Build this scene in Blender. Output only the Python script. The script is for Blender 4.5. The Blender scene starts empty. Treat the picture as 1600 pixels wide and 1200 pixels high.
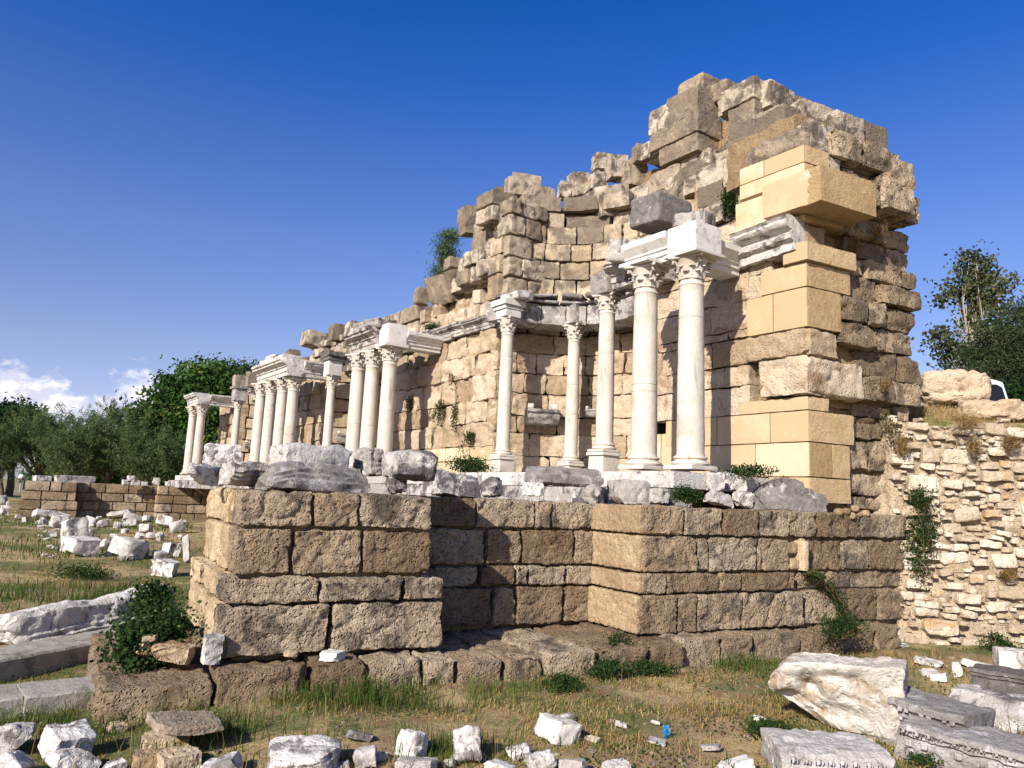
import bpy, math, random
import numpy as np
from mathutils import Vector, Matrix, Euler

# ------------------------------------------------------------------ camera, sky, sun
SC = bpy.context.scene
COL = SC.collection
R_ = math.radians
PITCH, ROLL, FPX, EYE = R_(8.5), R_(2.35), 1202.0, 1.8
_F = np.array([0, math.cos(PITCH), math.sin(PITCH)])
_R0 = np.array([1.0, 0, 0]); _U0 = np.array([0, -math.sin(PITCH), math.cos(PITCH)])
_R = math.cos(ROLL)*_R0 + math.sin(ROLL)*_U0
_U = math.cos(ROLL)*_U0 - math.sin(ROLL)*_R0
E0 = np.array([0, 0, EYE])
cam = bpy.data.cameras.new('camera'); cam_ob = bpy.data.objects.new('camera', cam); COL.objects.link(cam_ob)
cam.sensor_fit = 'HORIZONTAL'; cam.sensor_width = 36.0; cam.lens = 36.0*FPX/1600.0
cam.clip_start = 0.05; cam.clip_end = 3000
m = Matrix(((_R[0], _U[0], -_F[0], 0), (_R[1], _U[1], -_F[1], 0), (_R[2], _U[2], -_F[2], EYE), (0, 0, 0, 1)))
cam_ob.matrix_world = m
SC.camera = cam_ob
SC.view_settings.view_transform = 'Standard'; SC.view_settings.look = 'None'
SC.view_settings.gamma = 1.0; SC.view_settings.exposure = 0.5
SC.render.engine = 'CYCLES'
SC.cycles.max_bounces = 6; SC.cycles.diffuse_bounces = 1; SC.cycles.transparent_max_bounces = 4

SUN_ELEV = R_(30); SUN_HEAD = R_(58)          # light travels towards this heading (from +X to +Y)
trav = Vector((math.cos(SUN_HEAD)*math.cos(SUN_ELEV), math.sin(SUN_HEAD)*math.cos(SUN_ELEV), -math.sin(SUN_ELEV)))
sl = bpy.data.lights.new('sun', 'SUN'); sl.energy = 5.0; sl.angle = R_(0.5); sl.color = (1.0, 0.94, 0.84)
so = bpy.data.objects.new('sun', sl); COL.objects.link(so); so.location = (-10, -15, 30)
so.rotation_euler = trav.to_track_quat('-Z', 'Y').to_euler()

def nd(nt, typ, **kw):
    n = nt.nodes.new(typ)
    for k, v in kw.items():
        if k.startswith('i_'):
            key = k[2:]
            n.inputs[int(key) if key.isdigit() else key.replace('_', ' ')].default_value = v
        else: setattr(n, k, v)
    return n
def lk(nt, a, b): nt.links.new(a, b)
def math_n(nt, op, a, b=None, c=None, clamp=False):
    n = nt.nodes.new('ShaderNodeMath'); n.operation = op; n.use_clamp = clamp
    for i, x in enumerate((a, b, c)):
        if x is None: continue
        if isinstance(x, (int, float)): n.inputs[i].default_value = x
        else: nt.links.new(x, n.inputs[i])
    return n.outputs[0]
def maprange(nt, x, a, b, c=0.0, d=1.0, smooth=True):
    n = nt.nodes.new('ShaderNodeMapRange'); n.interpolation_type = 'SMOOTHSTEP' if smooth else 'LINEAR'
    nt.links.new(x, n.inputs['Value'])
    for k, v in zip(('From Min', 'From Max', 'To Min', 'To Max'), (a, b, c, d)): n.inputs[k].default_value = v
    return n.outputs[0]
def mixc(nt, fac, a, b, mode='MIX'):
    n = nt.nodes.new('ShaderNodeMix'); n.data_type = 'RGBA'; n.blend_type = mode
    for sock, x in ((n.inputs['Factor'], fac), (n.inputs[6], a), (n.inputs[7], b)):
        if isinstance(x, (int, float)): sock.default_value = x
        elif isinstance(x, tuple): sock.default_value = (*x, 1.0) if len(x) == 3 else x
        else: nt.links.new(x, sock)
    return n.outputs[2]
def noise_n(nt, vec, scale, detail=4, rough=0.55, dist=0.0):
    n = nt.nodes.new('ShaderNodeTexNoise')
    n.inputs['Scale'].default_value = scale; n.inputs['Detail'].default_value = detail
    n.inputs['Roughness'].default_value = rough; n.inputs['Distortion'].default_value = dist
    if vec is not None: nt.links.new(vec, n.inputs['Vector'])
    return n.outputs[0]

def ray(px, py): return _F + _R*(px-800)/FPX + _U*(600-py)/FPX

W = bpy.data.worlds.new('World'); SC.world = W; W.use_nodes = True
wn = W.node_tree; wn.nodes.clear()
sky = nd(wn, 'ShaderNodeTexSky', sky_type='NISHITA', sun_disc=False, sun_elevation=SUN_ELEV,
         sun_rotation=math.atan2(-trav.x, -trav.y) % (2*math.pi), altitude=0.0, air_density=1.0, dust_density=0.6, ozone_density=3.0)
hs = nd(wn, 'ShaderNodeHueSaturation', i_Saturation=1.30, i_Value=1.0, i_Hue=0.512); lk(wn, sky.outputs[0], hs.inputs['Color'])
tc = nd(wn, 'ShaderNodeTexCoord'); D = tc.outputs['Generated']
sx = nd(wn, 'ShaderNodeSeparateXYZ'); lk(wn, D, sx.inputs[0])
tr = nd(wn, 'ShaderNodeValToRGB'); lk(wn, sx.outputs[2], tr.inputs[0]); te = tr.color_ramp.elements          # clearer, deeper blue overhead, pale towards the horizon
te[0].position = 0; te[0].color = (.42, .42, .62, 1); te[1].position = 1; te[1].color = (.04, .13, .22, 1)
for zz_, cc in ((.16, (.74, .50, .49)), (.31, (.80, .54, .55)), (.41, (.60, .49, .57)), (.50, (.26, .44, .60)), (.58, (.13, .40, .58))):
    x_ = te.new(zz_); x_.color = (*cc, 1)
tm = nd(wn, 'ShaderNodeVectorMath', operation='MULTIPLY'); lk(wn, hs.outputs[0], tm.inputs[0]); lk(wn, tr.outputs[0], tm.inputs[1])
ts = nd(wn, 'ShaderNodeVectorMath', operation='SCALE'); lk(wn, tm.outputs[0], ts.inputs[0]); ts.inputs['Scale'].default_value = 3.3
clm = None
for (cx, cy, rad, amp) in ((15, 617, .046, 1.0), (68, 630, .050, 1.0), (218, 605, .044, .8), (180, 650, .04, .8), (126, 628, .016, .7), (-60, 630, .07, 1.0), (120, 665, .05, .6), (-250, 600, .14, .9), (1900, 690, .14, .7)):
    d = ray(cx, cy); d = d/np.linalg.norm(d)
    dn = nd(wn, 'ShaderNodeVectorMath', operation='DISTANCE'); lk(wn, D, dn.inputs[0]); dn.inputs[1].default_value = tuple(d)
    g = maprange(wn, dn.outputs['Value'], rad*1.25, rad*0.15, 0.0, amp)
    clm = g if clm is None else math_n(wn, 'MAXIMUM', clm, g)
mp = nd(wn, 'ShaderNodeMapping'); lk(wn, D, mp.inputs[0]); mp.inputs['Scale'].default_value = (1, 1, 1.5)
cn = noise_n(wn, mp.outputs[0], 26, 7, 0.6)
cf = math_n(wn, 'ADD', clm, math_n(wn, 'MULTIPLY', math_n(wn, 'SUBTRACT', cn, 0.5), 1.9))
cf = math_n(wn, 'MULTIPLY', maprange(wn, cf, 0.34, 0.8, 0.0, 0.95), maprange(wn, clm, .02, .25))
cshade = noise_n(wn, mp.outputs[0], 40, 4, 0.6)
ccol = mixc(wn, maprange(wn, cshade, .38, .6), (9.0, 9.0, 11.4), (14.5, 13.8, 13.8))
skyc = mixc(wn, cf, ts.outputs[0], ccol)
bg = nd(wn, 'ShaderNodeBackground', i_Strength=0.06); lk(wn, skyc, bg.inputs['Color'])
wo = nd(wn, 'ShaderNodeOutputWorld'); lk(wn, bg.outputs[0], wo.inputs[0])

# ------------------------------------------------------------------ frames of the site
TH = R_(35); EU = np.array([-math.sin(TH), math.cos(TH), 0]); EV = np.array([math.cos(TH), math.sin(TH), 0])   # along the facade / into it
TW = R_(28); ES = np.array([math.cos(TW), math.sin(TW), 0]); ET = np.array([-math.sin(TW), math.cos(TW), 0])   # along the wing / behind its face
W0 = EU*7.0 + EV*1.93
VW = 9.4                                                                                                       # front plane of the facade
def uv(u, v, z=0.0): return EU*u + EV*v + np.array([0, 0, z])
def st(s, t, z=0.0): return W0 + ES*s + ET*t + np.array([0, 0, z])
def at_z(px, py, z): d = ray(px, py); return E0 + d*(z-EYE)/d[2]
def at_y(px, py, Y): d = ray(px, py); return E0 + d*Y/d[1]
def at_u(px, py, u): d = ray(px, py); return E0 + d*u/(d @ EU)
def at_v(px, py, v): d = ray(px, py); return E0 + d*v/(d @ EV)
def at_t(px, py, t): d = ray(px, py); return E0 + d*((W0 @ ET + t)/(d @ ET))
def s_of(P): return float((P-W0) @ ES)
def t_of(P): return float((P-W0) @ ET)
def wing_map(a, d, z): return W0[None, :] + a[:, None]*ES + d[:, None]*ET + z[:, None]*np.array([0, 0, 1.0])
def face_map(a, d, z): return a[:, None]*EU + (VW+d)[:, None]*EV + z[:, None]*np.array([0, 0, 1.0])
UC = 6.27
CP = uv(UC, VW); TC, SC0 = t_of(CP), s_of(CP)                                                               # corner of the end pier; its end face runs like the wing
def end_map(a, d, z): return CP[None, :] + a[:, None]*ES + d[:, None]*ET + z[:, None]*np.array([0, 0, 1.0])
def at_e(px, py, d=0.0): return at_t(px, py, TC+d)
def a_e(px, py, d=0.0): return s_of(at_e(px, py, d))-SC0
def apse_map(uc, r, vc=VW):
    def f(a, d, z):
        ph = a/r
        return (uc-(r+d)*np.cos(ph))[:, None]*EU + (vc+(r+d)*np.sin(ph))[:, None]*EV + z[:, None]*np.array([0, 0, 1.0])
    return f

# ------------------------------------------------------------------ noise and mesh tools
def _h(ix, iy, iz):
    with np.errstate(over='ignore'):
        n = ix.astype(np.uint32)*np.uint32(374761393) + iy.astype(np.uint32)*np.uint32(668265263) + iz.astype(np.uint32)*np.uint32(2147483647)
        n = (n ^ (n >> np.uint32(13)))*np.uint32(1274126177)
        n = n ^ (n >> np.uint32(16))
    return n.astype(np.float64)/2147483647.5 - 1.0
def vnoise(P):
    F = np.floor(P); f = P-F; I = F.astype(np.int64); w = f*f*(3-2*f)
    out = 0
    for dx in (0, 1):
        wx = w[:, 0] if dx else 1-w[:, 0]
        for dy in (0, 1):
            wy = w[:, 1] if dy else 1-w[:, 1]
            for dz in (0, 1):
                wz = w[:, 2] if dz else 1-w[:, 2]
                out = out + wx*wy*wz*_h(I[:, 0]+dx, I[:, 1]+dy, I[:, 2]+dz)
    return out
def fbm(P, o=3):
    a, s, r = 1.0, 0.0, 0
    for k in range(o):
        r = r + a*vnoise(P*(2.03**k)+k*17.3); s += a; a *= .55
    return r/s
_gc = {}
def grid_box(nx, ny, nz, back=True):
    """surface grid of a box in [-1,1]^3: unique verts and quads (back = the +y face)"""
    key = (nx, ny, nz, back)
    if key in _gc: return _gc[key]
    idx = {}; vs = []; fs = []
    def vid(i, j, k):
        q = (i, j, k)
        if q not in idx: idx[q] = len(vs); vs.append((2*i/nx-1, 2*j/ny-1, 2*k/nz-1))
        return idx[q]
    for i in range(nx):
        for k in range(nz):
            fs.append((vid(i, 0, k), vid(i+1, 0, k), vid(i+1, 0, k+1), vid(i, 0, k+1)))
            if back: fs.append((vid(i, ny, k), vid(i, ny, k+1), vid(i+1, ny, k+1), vid(i+1, ny, k)))
    for j in range(ny):
        for k in range(nz):
            fs.append((vid(0, j, k), vid(0, j, k+1), vid(0, j+1, k+1), vid(0, j+1, k)))
            fs.append((vid(nx, j, k), vid(nx, j+1, k), vid(nx, j+1, k+1), vid(nx, j, k+1)))
    for i in range(nx):
        for j in range(ny):
            fs.append((vid(i, j, 0), vid(i, j+1, 0), vid(i+1, j+1, 0), vid(i+1, j, 0)))
            fs.append((vid(i, j, nz), vid(i+1, j, nz), vid(i+1, j+1, nz), vid(i, j+1, nz)))
    _gc[key] = (np.array(vs), np.array(fs, dtype=np.int64)); return _gc[key]

class M:
    """collects quads / triangles and links them as ONE mesh object"""
    def __init__(s): s.v = []; s.q = []; s.t = []; s.tint = []; s.n = 0; s.mq = []; s.mt = []
    def add(s, V, Q=None, T=None, tint=0.5, mat=0):
        V = np.asarray(V, float)
        if Q is not None and len(Q): s.q.append(np.asarray(Q, np.int64)+s.n); s.mq.append(np.full(len(Q), mat, np.int32))
        if T is not None and len(T): s.t.append(np.asarray(T, np.int64)+s.n); s.mt.append(np.full(len(T), mat, np.int32))
        s.v.append(V); s.n += len(V)
        s.tint.append(np.full(len(V), tint) if np.isscalar(tint) else np.asarray(tint, float))
    def build(s, name, mats, parent=None, origin=None, angle=38, smooth=True, xf=None):
        V = np.concatenate(s.v)
        if xf is not None: V = V @ xf[0].T + xf[1]
        if origin is None:
            origin = np.zeros(3) if parent is None else np.array(parent['_o'])
        V = V-origin
        Q = np.concatenate(s.q) if s.q else np.zeros((0, 4), np.int64)
        T = np.concatenate(s.t) if s.t else np.zeros((0, 3), np.int64)
        me = bpy.data.meshes.new(name)
        me.vertices.add(len(V)); me.vertices.foreach_set('co', V.ravel())
        nl = len(Q)*4+len(T)*3
        me.loops.add(nl); me.loops.foreach_set('vertex_index', np.concatenate([Q.ravel(), T.ravel()]).astype(np.int32))
        me.polygons.add(len(Q)+len(T))
        ls = np.concatenate([np.arange(len(Q))*4, len(Q)*4+np.arange(len(T))*3]).astype(np.int32)
        me.polygons.foreach_set('loop_start', ls)
        mi = np.concatenate((s.mq if s.mq else [np.zeros(0, np.int32)])+(s.mt if s.mt else [np.zeros(0, np.int32)]))
        me.polygons.foreach_set('material_index', mi)
        me.polygons.foreach_set('use_smooth', np.full(len(Q)+len(T), smooth))
        me.update(calc_edges=True); me.validate()
        at = me.attributes.new('tint', 'FLOAT', 'POINT'); at.data.foreach_set('value', np.concatenate(s.tint))
        if smooth and angle: me.set_sharp_from_angle(angle=R_(angle))
        for x in (mats if isinstance(mats, (list, tuple)) else [mats]): me.materials.append(x)
        o = bpy.data.objects.new(name, me); COL.objects.link(o)
        if parent is not None: o.parent = parent
        else: o.location = origin
        return o
def tag(o, label, cat, group=None, kind=None):
    if label: o['label'] = label
    if cat: o['category'] = cat
    if group: o['group'] = group
    if kind: o['kind'] = kind
    return o
EMPTIES = []
def thing(name, label, cat, loc, group=None):
    o = bpy.data.objects.new(name, None); COL.objects.link(o); o.location = tuple(loc); o.empty_display_size = .2
    o['_o'] = [float(x) for x in loc]; EMPTIES.append(o)
    return tag(o, label, cat, group)
def dup(root, delta, label=None, group=None):
    r = root.copy(); COL.objects.link(r); r.location = Vector(root.location)+Vector([float(x) for x in delta])
    if label: r['label'] = label
    if group: r['group'] = group
    for ch in list(root.children):
        c = ch.copy(); COL.objects.link(c); c.parent = r
        for gch in list(ch.children):
            d = gch.copy(); COL.objects.link(d); d.parent = c
    return r

def stone_shape(half, n, r, amp, freq, chip, rng, back=True, big=0.0, layer=0.0, fine=0.0, ff=30.0):
    """rounded, chipped, weathered block surface round the origin"""
    G, Q = grid_box(*n, back)
    half = np.array(half, float); P = G*half
    r = min(r, half.min()*.9)
    inner = np.clip(P, -(half-r), half-r); d = P-inner; L = np.linalg.norm(d, axis=1, keepdims=True); N = d/np.maximum(L, 1e-9)
    P = inner+N*r
    off = rng.uniform(-500, 500, 3)
    if big:
        P = P+N*(fbm(P*(0.9/max(half.max(), .05))+off, 2)*big)[:, None]
    for _ in range(chip[0]):
        k = rng.normal(size=3)
        if rng.random() < .6: k[rng.integers(0, 3)] *= .15
        k /= np.linalg.norm(k); h = (half*np.abs(k)).sum(); dd = h*(1-rng.uniform(.02, chip[1]))
        over = np.maximum(0, P @ k-dd); P = P-over[:, None]*k
    nz = fbm(P*freq+off, 4)
    rid = np.abs(fbm(P*freq*.45+off+50, 2))
    disp = amp*(nz-0.9*np.maximum(0, .22-rid)/.22)
    if fine: disp = disp+fine*(fbm(P*ff+off+7, 2)-1.1*np.maximum(0, .16-np.abs(fbm(P*ff*.5+off+33, 2)))/.16)
    if layer: disp = disp+layer*fbm(P*np.array([1.2, 1.2, 11.0])+off+90, 3)
    return P+N*disp[:, None], Q

def block(mm, mapf, a0, a1, z0, z1, d0, d1, res, rng, r=.02, amp=.012, freq=9, chip=(2, .1), tint=None, gap=.009, back=False, big=0.0, layer=0.0, slope=0.0, mat=0, fine=0.0, ff=30.0):
    half = ((a1-a0)/2-gap, (d1-d0)/2, (z1-z0)/2-gap)
    if half[0] < .02 or half[2] < .02: return
    n = tuple(max(2, int(math.ceil(2*h/q))) for h, q in zip(half, (res, res*1.5, res)))
    P, Q = stone_shape(half, n, r, amp, freq, chip, rng, back, big, layer, fine, ff)
    c = np.array([(a0+a1)/2, (d0+d1)/2, (z0+z1)/2])
    if slope:
        ang = slope; P = P @ np.array([[math.cos(ang), 0, -math.sin(ang)], [0, 1, 0], [math.sin(ang), 0, math.cos(ang)]])
    P = P+c
    mm.add(mapf(P[:, 0], P[:, 1], P[:, 2]), Q, tint=rng.random() if tint is None else tint, mat=mat)

def courses(mm, mapf, a0, a1, zs, wmean, rng, res=.05, d=0.0, depth=.4, jit=.03, top=None, bot=None, skip=None, wj=.45, front=None, **kw):
    """rows of blocks between the heights in zs; top(a) / bot(a) cut the rows to an outline, front(a, z) sets the depth of the face"""
    for k in range(len(zs)-1):
        z0, z1 = zs[k], zs[k+1]; a = a0+rng.uniform(-.5, 0)*wmean*(k % 2)
        while a < a1-.03:
            w = wmean*rng.uniform(1-wj, 1+wj); b = min(a+w, a1)
            if a1-b < .18*wmean: b = a1
            aa = max(a, a0); mid = (aa+b)/2
            a_prev, a = a, b
            if b-aa < .05: continue
            if top and (z0+z1)/2 > top(mid): continue
            if bot and (z0+z1)/2 < bot(mid): continue
            if skip and skip(mid, (z0+z1)/2): continue
            dd = d+(front(mid, (z0+z1)/2) if front else 0)+rng.uniform(-jit, jit)
            block(mm, mapf, aa, b, z0, z1, dd, dd+depth, res, rng, **kw)

def lathe(mm, prof, seg, c, tint=.5, wob=0.0, rng=None, mat=0):
    prof = np.array(prof, float); a = np.arange(seg)*2*math.pi/seg
    V = np.stack([np.outer(prof[:, 0], np.cos(a)), np.outer(prof[:, 0], np.sin(a)), np.repeat(prof[:, 1:2], seg, 1)], -1).reshape(-1, 3)
    if wob:
        off = rng.uniform(-99, 99, 3); N = V*np.array([1, 1, 0]); N /= np.maximum(np.linalg.norm(N, axis=1, keepdims=True), 1e-6)
        V = V+N*(wob*fbm(V*7+off, 3))[:, None]
    Q = []
    for i in range(len(prof)-1):
        for j in range(seg):
            k = (j+1) % seg; Q.append((i*seg+j, i*seg+k, (i+1)*seg+k, (i+1)*seg+j))
    nV = len(V); V = np.vstack([V, [[0, 0, prof[0, 1]], [0, 0, prof[-1, 1]]]])
    T = [(nV, (j+1) % seg, j) for j in range(seg)]+[(nV+1, (len(prof)-1)*seg+j, (len(prof)-1)*seg+(j+1) % seg) for j in range(seg)]
    mm.add(V+np.array(c), Q, T, tint=tint, mat=mat)

def profile_block(mm, prof, L, rng, res=.05, amp=.006, freq=10, chip=(0, .1), tint=.5, xf=None, rag=0.0, mat=0):
    """closed cross-section prof [(depth, height)] swept along x from -L/2 to L/2, weathered and chipped"""
    pr = np.array(prof, float); pts = []
    for i in range(len(pr)):
        a, b = pr[i], pr[(i+1) % len(pr)]; k = max(1, int(np.linalg.norm(b-a)/res))
        for j in range(k): pts.append(a+(b-a)*j/k)
    pts = np.array(pts); npf = len(pts); nx = max(2, int(L/res)); xs = np.linspace(-L/2, L/2, nx+1)
    cen = (pr.min(0)+pr.max(0))/2
    rings = []
    for f in (.0001, .35, .7): rings.append(np.column_stack([np.full(npf, -L/2), cen+(pts-cen)*f]))
    for x in xs: rings.append(np.column_stack([np.full(npf, x), pts]))
    for f in (.7, .35, .0001): rings.append(np.column_stack([np.full(npf, L/2), cen+(pts-cen)*f]))
    V = np.vstack(rings); nr = len(rings)
    i = np.arange(nr-1)[:, None]; j = np.arange(npf)[None, :]; j2 = (j+1) % npf
    Q = np.stack([i*npf+j, (i+1)*npf+j, (i+1)*npf+j2, i*npf+j2], -1).reshape(-1, 4)
    c3 = np.array([0, *cen]); half = np.array([L/2, *((pr.max(0)-pr.min(0))/2)]); P = V-c3
    for _ in range(chip[0]):
        k = rng.normal(size=3)
        if rng.random() < .5: k[rng.integers(0, 3)] *= .15
        k /= np.linalg.norm(k); h = (half*np.abs(k)).sum(); dd = h*(1-rng.uniform(.03, chip[1]))
        over = np.maximum(0, P @ k-dd); P = P-over[:, None]*k
    off = rng.uniform(-500, 500, 3)
    P = P+amp*np.stack([fbm(P*freq+off+q*31, 3) for q in range(3)], -1)
    if rag:                                               # broken: uneven top line, ragged ends
        q = P[:, 0]/(L/2); o1, o2 = off[0], off[1]; one = np.zeros(len(q))
        n1 = fbm(np.column_stack([q*1.6+o1, one, one]), 3); n2 = fbm(np.column_stack([q*1.3+o2, one+5, one]), 3); e1, e2 = rng.uniform(0, 1, 2)
        end = e1*np.clip(q-.45, 0, 1)*1.1+e2*np.clip(-.45-q, 0, 1)*1.1
        zz = (P[:, 2]/half[2]+1)/2; P[:, 2] = -half[2]+2*half[2]*zz*np.clip(1-rag*(.35+.9*n1)-rag*end, .25, 1.05)
        P[:, 1] *= np.clip(1-rag*.8*n2-rag*.5*end, .4, 1.2); P[:, 0] += L*.5*rag*.35*fbm(np.column_stack([P[:, 1:]*3/max(half[1], .05)+o1, one]), 2)*np.clip(np.abs(q)-.5, 0, 1)*2
    V = P+c3
    if xf is not None: V = V @ xf[0].T + xf[1]
    mm.add(V, Q, tint=tint, mat=mat)

def rotz(a): c, s = math.cos(a), math.sin(a); return np.array([[c, -s, 0], [s, c, 0], [0, 0, 1.0]])
def eul(rx, ry, rz): return np.array(Euler((rx, ry, rz)).to_matrix())
def tube(mm, pts, rads, seg=6, tint=.5, mat=0):
    pts = np.array(pts, float); V = []; n = len(pts)
    for i in range(n):
        d = pts[min(i+1, n-1)]-pts[max(i-1, 0)]; d = d/max(np.linalg.norm(d), 1e-9)
        a = np.cross(d, [0.3, .2, 1] if abs(d[2]) < .9 else [1, 0, 0]); a /= np.linalg.norm(a); b = np.cross(d, a)
        for k in range(seg):
            q = 2*math.pi*k/seg; V.append(pts[i]+rads[i]*(a*math.cos(q)+b*math.sin(q)))
    Q = [(i*seg+k, i*seg+(k+1) % seg, (i+1)*seg+(k+1) % seg, (i+1)*seg+k) for i in range(n-1) for k in range(seg)]
    mm.add(V, Q, tint=tint, mat=mat)
def leaves(mm, C, size, rng, tint=None, asp=.5, up=0.0, mat=0, droop=0.0):
    """one bent leaf card (two quads' worth: a rhomb) at each centre"""
    n = len(C); a = rng.normal(size=(n, 3)); a[:, 2] += up; a[:, 2] -= droop; a /= np.linalg.norm(a, axis=1, keepdims=True)
    b = np.cross(a, rng.normal(size=(n, 3))); b /= np.maximum(np.linalg.norm(b, axis=1, keepdims=True), 1e-6)
    nn = np.cross(a, b)
    sz = (size*rng.uniform(.6, 1.3, n))[:, None]
    V = np.stack([C-a*sz*.5, C+b*sz*asp*.5+nn*sz*.06, C+a*sz*.5, C-b*sz*asp*.5+nn*sz*.06], 1).reshape(-1, 3)
    Q = np.arange(n*4).reshape(-1, 4)
    tt = rng.random(n) if tint is None else tint
    mm.add(V, Q, tint=np.repeat(tt, 4), mat=mat)

# ------------------------------------------------------------------ materials
def new_mat(name):
    mt = bpy.data.materials.new(name); mt.use_nodes = True; nt = mt.node_tree; nt.nodes.clear()
    out = nd(nt, 'ShaderNodeOutputMaterial'); bs = nd(nt, 'ShaderNodeBsdfPrincipled'); lk(nt, bs.outputs[0], out.inputs[0])
    bs.inputs['Specular IOR Level'].default_value = .25
    return mt, nt, bs
def stone_mat(name, dark, mid, light, stain=None, stain2=None, bump=.5, fine=45.0, pit=0.0, rough=.9, contrast=1.0, pitscale=28.0, veins=None, bdist=.05, tw=.55, streak=None):
    mt, nt, bs = new_mat(name)
    pos = nd(nt, 'ShaderNodeNewGeometry').outputs['Position']
    ti = nd(nt, 'ShaderNodeAttribute', attribute_name='tint').outputs['Fac']
    n1 = noise_n(nt, pos, 2.3, 5, .6); n2 = noise_n(nt, pos, 14, 5, .65); n3 = noise_n(nt, pos, fine, 4, .7)
    f = math_n(nt, 'ADD', math_n(nt, 'MULTIPLY', n1, .7), math_n(nt, 'MULTIPLY', n2, .5))
    f = math_n(nt, 'ADD', f, math_n(nt, 'MULTIPLY', n3, .35))
    f = math_n(nt, 'ADD', f, math_n(nt, 'MULTIPLY', ti, tw))
    f = math_n(nt, 'SUBTRACT', f, (tw-.55)*.5)
    f = maprange(nt, f, 1.05-.42*contrast, 1.05+.42*contrast)
    cr = nd(nt, 'ShaderNodeValToRGB'); lk(nt, f, cr.inputs[0])
    e = cr.color_ramp.elements; e[0].color = (*dark, 1); e[1].color = (*light, 1); x = e.new(.5); x.color = (*mid, 1)
    col = cr.outputs[0]
    if stain:
        c, lo, hi, sc = stain
        sn = noise_n(nt, pos, sc, 7, .68, .6)
        col = mixc(nt, maprange(nt, math_n(nt, 'ADD', sn, math_n(nt, 'MULTIPLY', ti, .12)), lo, hi), col, c)
    if stain2:
        c, lo, hi, sc = stain2
        sn = noise_n(nt, pos, sc, 7, .7, .3)
        col = mixc(nt, maprange(nt, sn, lo, hi), col, c)
    if streak:
        c, lo, hi = streak; mpn = nd(nt, 'ShaderNodeMapping'); lk(nt, pos, mpn.inputs[0]); mpn.inputs['Scale'].default_value = (1, 1, .12)
        col = mixc(nt, maprange(nt, noise_n(nt, mpn.outputs[0], 9, 6, .65, .4), lo, hi), col, c)
    hgt = math_n(nt, 'ADD', math_n(nt, 'MULTIPLY', n2, .8), math_n(nt, 'MULTIPLY', n3, .5))
    if pit:
        vo = nd(nt, 'ShaderNodeTexVoronoi', i_Scale=pitscale); 
        dv = nd(nt, 'ShaderNodeVectorMath', operation='ADD'); lk(nt, pos, dv.inputs[0])
        nv = nd(nt, 'ShaderNodeTexNoise', i_Scale=9.0, i_Detail=2.0); lk(nt, pos, nv.inputs['Vector'])
        sv = nd(nt, 'ShaderNodeVectorMath', operation='SCALE'); lk(nt, nv.outputs[1], sv.inputs[0]); sv.inputs['Scale'].default_value = .12
        lk(nt, sv.outputs[0], dv.inputs[1]); lk(nt, dv.outputs[0], vo.inputs['Vector'])
        pm = maprange(nt, vo.outputs['Distance'], .0, .42)
        pm = math_n(nt, 'MAXIMUM', pm, maprange(nt, noise_n(nt, pos, 6, 3), .5, .38))
        hgt = math_n(nt, 'ADD', hgt, math_n(nt, 'MULTIPLY', pm, pit))
    b = nd(nt, 'ShaderNodeBump', i_Strength=bump, i_Distance=bdist); lk(nt, hgt, b.inputs['Height'])
    lk(nt, col, bs.inputs['Base Color']); lk(nt, b.outputs[0], bs.inputs['Normal']); bs.inputs['Roughness'].default_value = rough
    return mt
M_POD = stone_mat('conglomerate', (.21, .14, .08), (.41, .30, .19), (.56, .45, .32), stain=((.15, .12, .09), .57, .74, 2.2), stain2=((.40, .28, .155), .60, .76, 1.3), bump=1.0, pit=1.1, pitscale=30, bdist=.09)
M_PODW = stone_mat('conglomerate_pale', (.28, .19, .105), (.47, .35, .215), (.56, .44, .29), stain=((.28, .18, .09), .56, .74, 3.0), bump=.6, pit=.5)
M_SAND = stone_mat('sandstone', (.31, .22, .13), (.49, .375, .25), (.60, .49, .36), stain=((.30, .20, .115), .58, .76, 1.7), stain2=((.57, .47, .35), .56, .72, 3.1), bump=.75, pit=.55, pitscale=22)
M_GREYS = stone_mat('weathered_sandstone', (.18, .14, .10), (.38, .30, .215), (.53, .45, .345), stain=((.15, .12, .095), .54, .68, 2.6), stain2=((.48, .34, .18), .60, .72, 1.4), bump=.75, pit=.5, pitscale=24, tw=.85)
M_ASH = stone_mat('new_sandstone', (.47, .345, .20), (.565, .435, .275), (.62, .50, .35), stain=((.54, .385, .20), .56, .78, 1.3), stain2=((.60, .52, .41), .58, .74, 2.6), bump=.22, fine=70, contrast=1.1, pit=.16, pitscale=60, tw=1.25, streak=((.49, .365, .215), .55, .75))
M_ASHR = stone_mat('new_sandstone_pecked', (.42, .285, .14), (.58, .41, .22), (.66, .50, .30), stain=((.54, .34, .14), .6, .8, 2.2), bump=.9, fine=60, pit=.3, pitscale=45)
M_MARB = stone_mat('white_marble', (.52, .48, .42), (.64, .61, .56), (.72, .69, .65), stain=((.46, .41, .35), .60, .74, 5), bump=.2, fine=60, contrast=1.2)
M_SHAFT = stone_mat('column_marble', (.47, .41, .335), (.57, .515, .445), (.66, .61, .55), stain=((.46, .38, .285), .58, .8, 2.0), stain2=((.40, .365, .33), .60, .72, 3.3), streak=((.36, .31, .25), .56, .74), bump=.3, fine=60, contrast=1.3)
M_WEATH = stone_mat('weathered_marble', (.27, .24, .215), (.45, .41, .37), (.61, .57, .52), stain=((.13, .115, .11), .53, .65, 3.4), stain2=((.66, .63, .60), .57, .66, 5.0), bump=.8, pit=.4, pitscale=40)
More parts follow.
